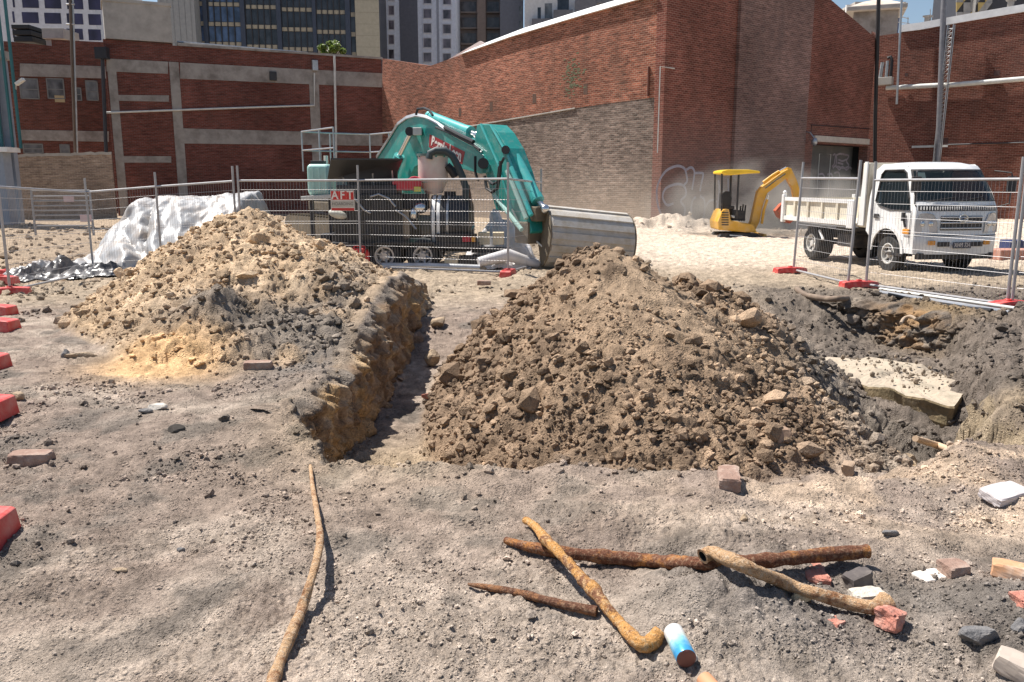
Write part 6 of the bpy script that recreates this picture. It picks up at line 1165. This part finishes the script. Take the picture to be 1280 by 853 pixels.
def pipe(pts, r, name, label, mat, seed=0, n=12, knob=.10, open_end=False, cat='pipe', group=None):
    """pts: (u, v, height above the ground)"""
    w = [hit(u, v, dz) for u, v, dz in pts]; rs = r if isinstance(r, list) else [r] * len(w); out = []; ro = []; g = np.random.default_rng(seed)
    for i in range(len(w) - 1):
        p0 = w[max(i - 1, 0)]; p1 = w[i]; p2 = w[i + 1]; p3 = w[min(i + 2, len(w) - 1)]; k = max(4, int((p2 - p1).length / .02))
        for q in range(k):
            t = q / k; out.append(.5 * (2 * p1 + (p2 - p0) * t + (2 * p0 - 5 * p1 + 4 * p2 - p3) * t * t + (-p0 + 3 * p1 - 3 * p2 + p3) * t ** 3)); ro.append(rs[i] * (1 - t) + rs[i + 1] * t)
    out.append(w[-1]); ro.append(rs[-1]); wob = [1 + knob * (fbm(np.array([i * .31]), np.array([seed * 7.3]), 1.0, 3, 9)[0] * 2 + g.normal(0, .15)) for i in range(len(out))]
    m = MB(); m.tube(out, [a * b for a, b in zip(ro, wob)], n, cap=not open_end)
    vs = []
    for i, p in enumerate(m.v):       # scabs of corrosion
        c = out[i // n]; d = Vector(p) - c; s = 1 + knob * 1.5 * fbm(np.array([p[0] * 1.0 + p[2]]), np.array([p[1] - p[2]]), 26, 3, seed + 3)[0]; vs.append(tuple(c + d * s))
    m.v = vs
    o = m.build(name, mat, smooth=True, origin=w[0]); tag(o, label, cat, group)
    if open_end:
        d = (out[0] - out[2]).normalized(); k = MB(); r0 = ro[0]; k.tube([out[0] + d * .002, out[0] - d * .018], r0 * .72, 14, cap=False); e = d.orthogonal().normalized(); g2 = d.cross(e); N_ = 18
        ring = [out[0] + d * .003 + (e * math.cos(a) + g2 * math.sin(a)) * rr for rr in (r0 * 1.04, r0 * .70) for a in np.linspace(0, 2 * np.pi, N_ + 1)[:-1]]; k2 = MB(); k2.add(ring, [(i, (i + 1) % N_, N_ + (i + 1) % N_, N_ + i) for i in range(N_)])
        k.add([out[0] - d * .018 + (e * math.cos(a) + g2 * math.sin(a)) * r0 * .72 for a in np.linspace(0, 2 * np.pi, 15)[:-1]], [tuple(range(14))]); k.build('bore', BLACK, o, world=False).data.transform(Matrix.Translation(-w[0])); k2.build('rim', RUSTD, o).data.transform(Matrix.Translation(-w[0]))
    return o
pipe([(632, 676, .028), (660, 684, .03), (700, 691, .03), (760, 697, .032), (820, 702, .034), (880, 705, .04), (960, 701, .05), (1030, 694, .06), (1084, 690, .06)], [.016, .023, .027, .028, .028, .028, .028, .028, .028], 'rusty_pipe', 'longest thick rusty pipe lying nearly level across the foreground dirt', RUST, 1, knob=.13)
pipe([(657, 651, .03), (668, 658, .035), (684, 677, .085), (709, 703, .085), (740, 737, .055), (757, 759, .04), (777, 782, .03), (793, 800, .03), (806, 808, .03), (816, 802, .03), (826, 789, .03)], [.019, .017, .020, .022, .023, .022, .018, .022, .029, .027, .019], 'rusty_pipe', 'yellow scabby rusty pipe with an elbow, slanting over the longest pipe to the can', RUSTY, 2, knob=.22)
pipe([(585, 731, .012), (615, 736, .016), (660, 745, .017), (710, 758, .018), (746, 765, .018)], [.005, .014, .017, .018, .017], 'rusty_pipe', 'short thin brown pipe with a pointed end, left of the slanting pipe', M_rust('rust_brown', (.17, .08, .05), (.40, .19, .09), (.36, .22, .14), .50), 3, knob=.10)
pipe([(879, 696, .085), (891, 691, .080), (907, 698, .072), (940, 712, .05), (985, 731, .035), (1020, 743, .045), (1060, 754, .04), (1090, 760, .04), (1108, 756, .035)], [.029, .028, .026, .024, .025, .027, .030, .029, .036], 'rusty_pipe', 'dusty tan pipe with an open bore resting across the right end of the longest pipe', RUSTD, 4, knob=.12, open_end=True)
pipe([(388, 583, .015), (391, 610, .03), (396, 640, .06), (400, 672, .10), (396, 700, .10), (386, 735, .07), (378, 760, .045), (368, 785, .03), (353, 820, .022), (338, 862, .022)], [.010, .012, .014, .015, .017, .018, .021, .020, .020, .021], 'bent_pipe', 'long bent thin rusty pipe standing alone on the left of the foreground', RUSTD, 5, knob=.10)
pipe([(880, 850, .012), (920, 895, .015)], [.026, .03], 'pipe_stub', 'smooth orange pipe end at the bottom edge just below the can', M_plain('clay_orange', (.55, .27, .14), .7), 6, knob=.03)
pipe([(1144, 549, .03), (1170, 557, .03), (1196, 566, .02)], [.028, .032, .03], 'pipe_stub', 'short pale pipe poking from the sandy lump before the pit', M_plain('clay_pale', (.58, .42, .28), .8), 7, knob=.06)
pipe([(996, 362, .05), (1006, 369, .05), (1030, 374, .05), (1052, 374, .05), (1075, 373, .05), (1100, 377, .04)], .045, 'thick_hose', 'thick brown hose lying along the lip of the pit under the fence', M_plain('hose_brown', (.17, .12, .085), .75, dirt=(.36, .28, .2), damt=.6), 8, knob=.03)
for i, (a, b, mt, rr, nm, l) in enumerate((((1100, 366), (1262, 391), 'galvanised', .03, 'cable_conduit', 'grey conduit lying below the right fence, nearest of the bundle'), ((1100, 362), (1268, 386), 'pale_pipe', .025, 'cable_conduit', 'white conduit lying just under the right fence rail'), ((1110, 369), (1240, 389), 'rubber_hose', .03, 'cable_conduit', 'black hose lying below the right fence between two conduits'))):
    pipe([(a[0], a[1], .03), ((a[0] + b[0]) / 2, (a[1] + b[1]) / 2 + (3 if i == 2 else 0), .04), (b[0], b[1], .03)], rr, nm, l, bpy.data.materials[mt], 20 + i, knob=.01, n=8)
pipe([(1126, 405, .02), (1130, 399, .06), (1138, 396, .08), (1145, 400, .06)], .02, 'root', 'pale root loop sticking out of the pit wall', M_plain('root', (.36, .27, .19), .9), 9, cat='root')
# the can
a = hit(841, 789, .036); b = hit(858, 824, .036); d = (b - a).normalized(); b = a + d * .168
CN = thing('drink_can', 'white and blue drink can lying beside the elbow of the slanting pipe', 'can', a - Vector((0, 0, .034)))
CNi = CN.matrix_basis.inverted(); cm, t_, bs, ns, ls = nodes_of('can_print'); geo = ns.new('ShaderNodeNewGeometry'); sb_ = ns.new('ShaderNodeVectorMath'); sb_.operation = 'SUBTRACT'; tcn = ns.new('ShaderNodeTexCoord'); dt = ns.new('ShaderNodeVectorMath'); dt.operation = 'DOT_PRODUCT'; dt.inputs[1].default_value = tuple(d / .168); ls.new(tcn.outputs['Object'], dt.inputs[0])
nz2 = noise(ns, ls, tcn.outputs['Object'], 28, 3); ad = ns.new('ShaderNodeMath'); ad.operation = 'MULTIPLY_ADD'; ad.inputs[1].default_value = .55; ls.new(nz2, ad.inputs[0]); ls.new(dt.outputs['Value'], ad.inputs[2])
cr_ = ns.new('ShaderNodeValToRGB'); ls.new(ad.outputs[0], cr_.inputs[0]); e = cr_.color_ramp.elements; e[0].position = .5; e[0].color = (.80, .82, .82, 1); e[1].position = 1.25 if False else 1.0; e[1].color = (.06, .33, .62, 1); q_ = cr_.color_ramp.elements.new(.78); q_.color = (.30, .60, .78, 1); q_ = cr_.color_ramp.elements.new(.62); q_.color = (.62, .74, .66, 1); ls.new(cr_.outputs[0], bs.inputs['Base Color']); sc7 = ns.new('ShaderNodeMath'); sc7.operation = 'MULTIPLY'; sc7.inputs[1].default_value = .92; ls.new(ad.outputs[0], sc7.inputs[0]); ls.new(sc7.outputs[0], cr_.inputs[0]); bs.inputs['Roughness'].default_value = .3; bs.inputs['Metallic'].default_value = .25
def canp(ts, rs, name, mat, par=CN):
    m = MB(); m.tube([a + d * (t * .168) for t in ts], [r * .033 for r in rs], 32, cap=False); o = m.build(name, mat, par, world=True, smooth=True); return o
canp([.03, .05, .95, .965], [.93, 1, 1, .97], 'can_wall', cm); canp([-.01, 0, .0, .03], [0, .8, .8, .93], 'can_lid', CHROME); canp([.965, .985, .98, .93, .92], [.97, .82, .76, .5, 0], 'can_base', M_plain('can_base', (.20, .09, .07), .5, .4))
# bricks, stones and lumps
def brick(u, v, rz, size, mat, label, tilt=(0, 0), name='brick', sink=.015, chip=.25, seed=0, group=None, cat='brick', dz=0):
    p = hit(u, v); g = np.random.default_rng(seed + int(u) + int(v)); import bmesh
    bm = bmesh.new(); bmesh.ops.create_cube(bm, size=1); bmesh.ops.scale(bm, vec=size, verts=bm.verts); bmesh.ops.subdivide_edges(bm, edges=bm.edges, cuts=5, use_grid_fill=True)
    for vt in bm.verts:
        co = vt.co; k = sum(abs(co[i]) > size[i] * .49 for i in range(3)); q = 1 - (0, 0, .03, .09)[k] * (1 + g.uniform(-.5, 1.5) * chip * 3); co *= q if k > 1 else 1
        f = .006 * chip * 6 * fbm(np.array([co.x * 1.0 + seed]), np.array([co.y + co.z * 1.7]), 14, 3, seed)[0]; co += co.normalized() * f
    me = bpy.data.meshes.new(name); bm.to_mesh(me); bm.free(); me.materials.append(mat); o = bpy.data.objects.new(name, me); COL.objects.link(o)
    o.rotation_euler = (R(tilt[0]), R(tilt[1]), R(rz)); o.location = (p.x, p.y, p.z + size[2] / 2 - sink + dz); return tag(o, label, cat, group)
B_ = (.23, .11, .076)
brick(40, 578, 4, B_, BRKG, 'grey brown brick lying alone below the red foot at the left edge', chip=.3)
brick(911, 604, 78, B_, BRKG, 'dusty brick seen end on at the front toe of the central heap')
brick(323, 461, 5, B_, BRKG, 'small looking dusty brick at the front of the left heap')
brick(605, 356, 2, B_, BRKG, 'brick lying just left of the red foot by the trailer')
brick(1192, 716, 12, (.095, .085, .055), BRKG, 'pale half brick beside flat white plaster on the right', chip=.2)
brick(1163, 720, 20, (.12, .08, .02), M_plain('plaster', (.66, .60, .54), .9), 'flat piece of white plaster touching the pale half brick', name='plaster_piece', cat='plaster', chip=.22)
brick(1113, 782, 38, (.09, .08, .065), BRKP, 'bright pink broken brick at the lower end of the open bored pipe', tilt=(0, 14), chip=.5, sink=.01)
brick(1020, 722, 80, (.15, .09, .05), BRKP, 'pink brick fragment under the crossing of the two right pipes', chip=.5, sink=.02)
brick(1073, 733, 20, (.10, .06, .07), M_plain('brick_black', (.10, .085, .08), .9, dirt=(.4, .34, .28), damt=.5), 'dark brick standing on edge behind the open bored pipe', tilt=(0, -12))
brick(1083, 754, 10, (.12, .07, .06), M_plain('mortar_white', (.60, .54, .46), .9, bump=.8), 'whitish mortar lump behind the lower end of the open bored pipe', name='mortar_lump', cat='mortar', chip=.3)
brick(1046, 777, 30, (.055, .05, .02), BRKP, 'small flat pink brick chip below the open bored pipe', chip=.2, name='brick_chip')
brick(1256, 620, 28, (.26, .12, .05), M_plain('stone_pale', (.60, .55, .54), .7, dirt=(.35, .3, .28), damt=.5), 'pale stone slab piece on the slope at the right edge', tilt=(12, 0), name='stone_slab', cat='stone', chip=.3)
brick(1277, 722, -32, (.20, .10, .06), M_plain('brick_orange', (.56, .30, .16), .85, dirt=(.66, .56, .46), dscale=8, damt=.8), 'orange and white brick cut by the right edge of the picture', chip=.4, tilt=(-10, 0))
brick(1281, 757, 10, (.075, .07, .05), BRKP, 'crumbled dark pink brick below the orange and white brick', chip=.3)
brick(1288, 848, -40, (.20, .09, .06), M_plain('timber_pale', (.50, .42, .35), .85, dirt=(.3, .24, .2), dscale=10), 'weathered pale timber end in the bottom right corner', name='timber_end', cat='timber', chip=.3, tilt=(0, 12))
brick(1060, 592, 60, (.11, .07, .08), M_plain('brick_tan', (.36, .26, .18), .9), 'tan half brick among clods at the right foot of the central heap', chip=.4)
brick(847, 806, 70, (.05, .04, .04), BRKG, 'small brown stone under the middle of the can', name='stone', cat='stone', chip=.6, dz=-.01)
RK, RF = rock_shapes(3, 6, .05)
def rock(u, v, size, mat, label, k=0, rz=0, name='stone', sink=.3):
    p = hit(u, v); m = MB(); m.add([(q[0] * size[0], q[1] * size[1], q[2] * size[2]) for q in RK[k % 6]], [tuple(f) for f in RF.tolist()]); o = m.build(name, mat); o.location = (p.x, p.y, p.z + size[2] * (.7 - sink)); o.rotation_euler = (0, 0, R(rz)); return tag(o, label, 'stone')
DST = M_plain('stone_dark', (.16, .155, .155), .9, dirt=(.3, .27, .24), dscale=14, damt=.6, bump=.8); TST = M_plain('stone_tan', (.40, .30, .20), .9, dirt=(.25, .18, .12), dscale=12, bump=.8); LST = M_plain('stone_light', (.58, .53, .46), .9, bump=.6)
rock(1224, 803, (.062, .05, .045), DST, 'large dark grey rounded stone in the bottom right', 0); rock(1113, 670, (.032, .028, .024), DST, 'dark round stone on the sandy patch above the right pipe', 1); rock(1274, 790, (.05, .04, .035), DST, 'dark stone at the right edge above the timber end', 2)
rock(196, 512, (.09, .06, .035), LST, 'flat whitish stone in front of the left heap', 3); rock(182, 517, (.045, .04, .03), DST, 'small dark stone touching the flat whitish stone', 4); rock(221, 540, (.06, .05, .04), M_plain('clod_black', (.07, .06, .05), .95), 'blackish clod below the flat whitish stone', 5, name='clod')
rock(100, 450, (.14, .08, .06), TST, 'long tan clod at the left toe of the left heap', 1, 8, name='clod'); rock(82, 447, (.06, .05, .055), DST, 'small dark clod beside the long tan clod', 2, name='clod'); rock(20, 500, (.07, .06, .05), TST, 'brown clod between two red feet at the left edge', 3, name='clod')
rock(262, 400, (.15, .12, .15), M_plain('lump_grey', (.17, .16, .145), .95, dirt=(.30, .27, .23), dscale=5, damt=.6, bump=.8), 'big dark grey lump half way up the left heap', 4, 30, name='earth_lump'); rock(528, 386, (.14, .12, .10), TST, 'big pale boulder right of the far end of the trench', 5, 20, name='boulder'); rock(549, 407, (.13, .12, .08), TST, 'flatter boulder on the slope behind the trench', 0, 70, name='boulder')
rock(540, 452, (.14, .12, .10), TST, 'brown boulder at the left foot of the central heap', 2, name='boulder'); rock(975, 550, (.085, .07, .07), M_plain('clod_brown', (.33, .22, .15), .95), 'large brown clod low on the right flank of the central heap', 3, 15, name='clod'); rock(533, 499, (.045, .04, .05), BRKP, 'small pinkish stone on the trench floor', 1)
rock(930, 652, (.03, .026, .026), TST, 'small tan stone above the open end of the right pipe', 2); rock(227, 690, (.02, .016, .015), DST, 'small black stone at the left of the foreground', 0); rock(150, 716, (.03, .02, .018), TST, 'small tan pebble low on the left', 4)
rock(1000, 752, (.05, .035, .03), M_plain('foam_yellow', (.60, .48, .30), .95, bump=1), 'crumbly yellow lump against the open bored pipe', 3, name='mortar_lump'); rock(860, 826, (.035, .022, .02), LST, 'grey pebble touching the near end of the can', 5)
# the undercut sandstone ledge in the pit
rock_shapes_1 = rock_shapes(1, 10)
LEDT = M_plain('ledge_top', (.45, .375, .285), .95, dirt=(.28, .24, .18), dscale=3.3, damt=.8, bump=1.0, bscale=22, thr=(.48, .62)); LEDS = M_plain('ledge_side', (.27, .205, .12), .95, dirt=(.12, .10, .05), dscale=6, damt=.8, bump=.9, bscale=25)
top_ = [(3.70, 9.85), (3.74, 9.40), (3.85, 8.90), (4.02, 8.50), (4.20, 8.22), (4.42, 8.00), (4.75, 8.35), (4.95, 8.90), (4.95, 9.6), (4.45, 10.1), (4.0, 10.2)]
def ledge():
    zt, th_ = -.17, .40; n = 72; pts = []
    for k in range(n):
        f = k / n * len(top_); i = int(f); q = f - i; A = top_[i]; Bq = top_[(i + 1) % len(top_)]; x = A[0] * (1 - q) + Bq[0] * q; y = A[1] * (1 - q) + Bq[1] * q; pts.append((x + .05 * fbm(np.array([x]), np.array([y]), 3, 3, 5)[0], y + .05 * fbm(np.array([x]), np.array([y]), 3, 3, 6)[0]))
    c = (4.4, 9.2); m = MB(); rings = []; lv = [(0, .0, 1.0), (-.02, 0, 1.01), (-.10, 0, .99), (-.2, 0, .985), (-.3, 0, .95), (-.38, 0, .88), (-.5, 0, .80)]
    inner = [(.75, .012), (.4, .02), (.1, .02)]; vs = []
    for f, dz in inner[::-1]:
        for x, y in pts: xx = c[0] + (x - c[0]) * f; yy = c[1] + (y - c[1]) * f; vs.append((xx, yy, zt + dz + .10 * fbm(np.array([xx]), np.array([yy]), 3, 5, 12)[0]))
    for dz, _, f in lv:
        for k, (x, y) in enumerate(pts):
            w_ = .05 * fbm(np.array([x + dz * 3]), np.array([y - dz * 2]), 5, 4, 15)[0] * (1 if dz < -.02 else .3); vs.append((c[0] + (x - c[0]) * (f + w_), c[1] + (y - c[1]) * (f + w_), zt + dz + .10 * fbm(np.array([x]), np.array([y]), 3, 5, 12)[0]))
    R_ = len(inner) + len(lv); m.add(vs, []); 
    for r in range(R_ - 1):
        for k in range(n): m.f.append((r * n + k, (r + 1) * n + k, (r + 1) * n + (k + 1) % n, r * n + (k + 1) % n)); m.m.append(0 if r < 3 else 1)
    m.f.append(tuple(range(n))); m.m.append(0); o = m.build('rock_ledge', [LEDT, LEDS], origin=(4.4, 9.2, -.6)); tag(o, 'flat pale undercut rock ledge with mossy yellow side in the pit', 'rock ledge')
ledge()
g = np.random.default_rng(31); vv = []; ff = []; cc7 = []; nb_ = 0
for k in range(200):       # crumbs fallen on the ledge
    a_ = g.uniform(0, 2 * np.pi); r_ = math.sqrt(g.random()) * (.95 if k % 3 else .6); x_ = 4.42 + math.cos(a_) * r_ * .55 + (.0 if k % 2 else .12); y_ = 9.25 + math.sin(a_) * r_ * .95; s_ = .010 * math.exp(g.normal(0, .6)); q_ = rock_shapes_1[0][k % 10] * s_ + np.array([x_, y_, -.12 + .10 * fbm(np.array([x_]), np.array([y_]), 3, 5, 12)[0]]); vv.append(q_); ff.append(rock_shapes_1[1] + nb_); nb_ += len(q_); cc7.append(np.tile(np.array((.30, .24, .18)) * g.uniform(.6, 1.4), (len(q_), 1)))
tag(np_mesh('ledge_crumbs', np.concatenate(vv), np.concatenate(ff), np.concatenate(cc7), CLOD, False), 'small crumbs of earth lying on the pale rock ledge', 'stones', kind='stuff')
# clutter beyond the truck, right edge
a = gp(1252, 19.5); o = MB().box(a[0] - .1, a[0] + 2.2, 19.3, 19.9, a[2], a[2] + .25); tag(o.build('brick_row', BRK, origin=a, bevel=.02), 'low row of old bricks behind the truck at the right edge', 'bricks')
a = gp(1258, 21); o = MB().box(a[0], a[0] + .5, 20.8, 21.3, a[2], a[2] + .42); tag(o.build('blue_crate', M_plain('crate_blue', (.03, .045, .13), .5), origin=a, bevel=.02), 'blue crate behind the truck at the right edge', 'crate')
a = gp(1250, 20.3); o = MB().box(a[0] - .1, a[0] + 3.0, 20.2, 20.4, a[2] + .0, a[2] + .12); tag(o.build('timber_beam', bpy.data.materials['pale_timber'], origin=a), 'pale timber beam lying in front of the blue crate', 'timber')
# debris of the left yard
g = np.random.default_rng(77)
for i, (u, v, mt, l) in enumerate(((52, 312, 'bag_white', 'white rubble lump beside the slatted gate foot, left one'), (66, 322, 'bag_white', 'white rubble lump on the dirt before the slatted gate'), (100, 300, 'brick_red', 'red brick lump under the slatted gate'), (38, 296, 'brick_red', 'red brick lump near the left edge by the gate post'))):
    p = P(u, v, 20.5); s_ = g.uniform(.12, .2); m = MB(); m.add([(q[0] * s_ * 1.5, q[1] * s_, q[2] * s_) for q in RK[i % 6]], [tuple(f) for f in RF.tolist()]); o = m.build('rubble_lump', bpy.data.materials[mt]); o.location = (p.x, 20.5, H(p.x, 20.5) + s_ * .4); tag(o, l, 'rubble')
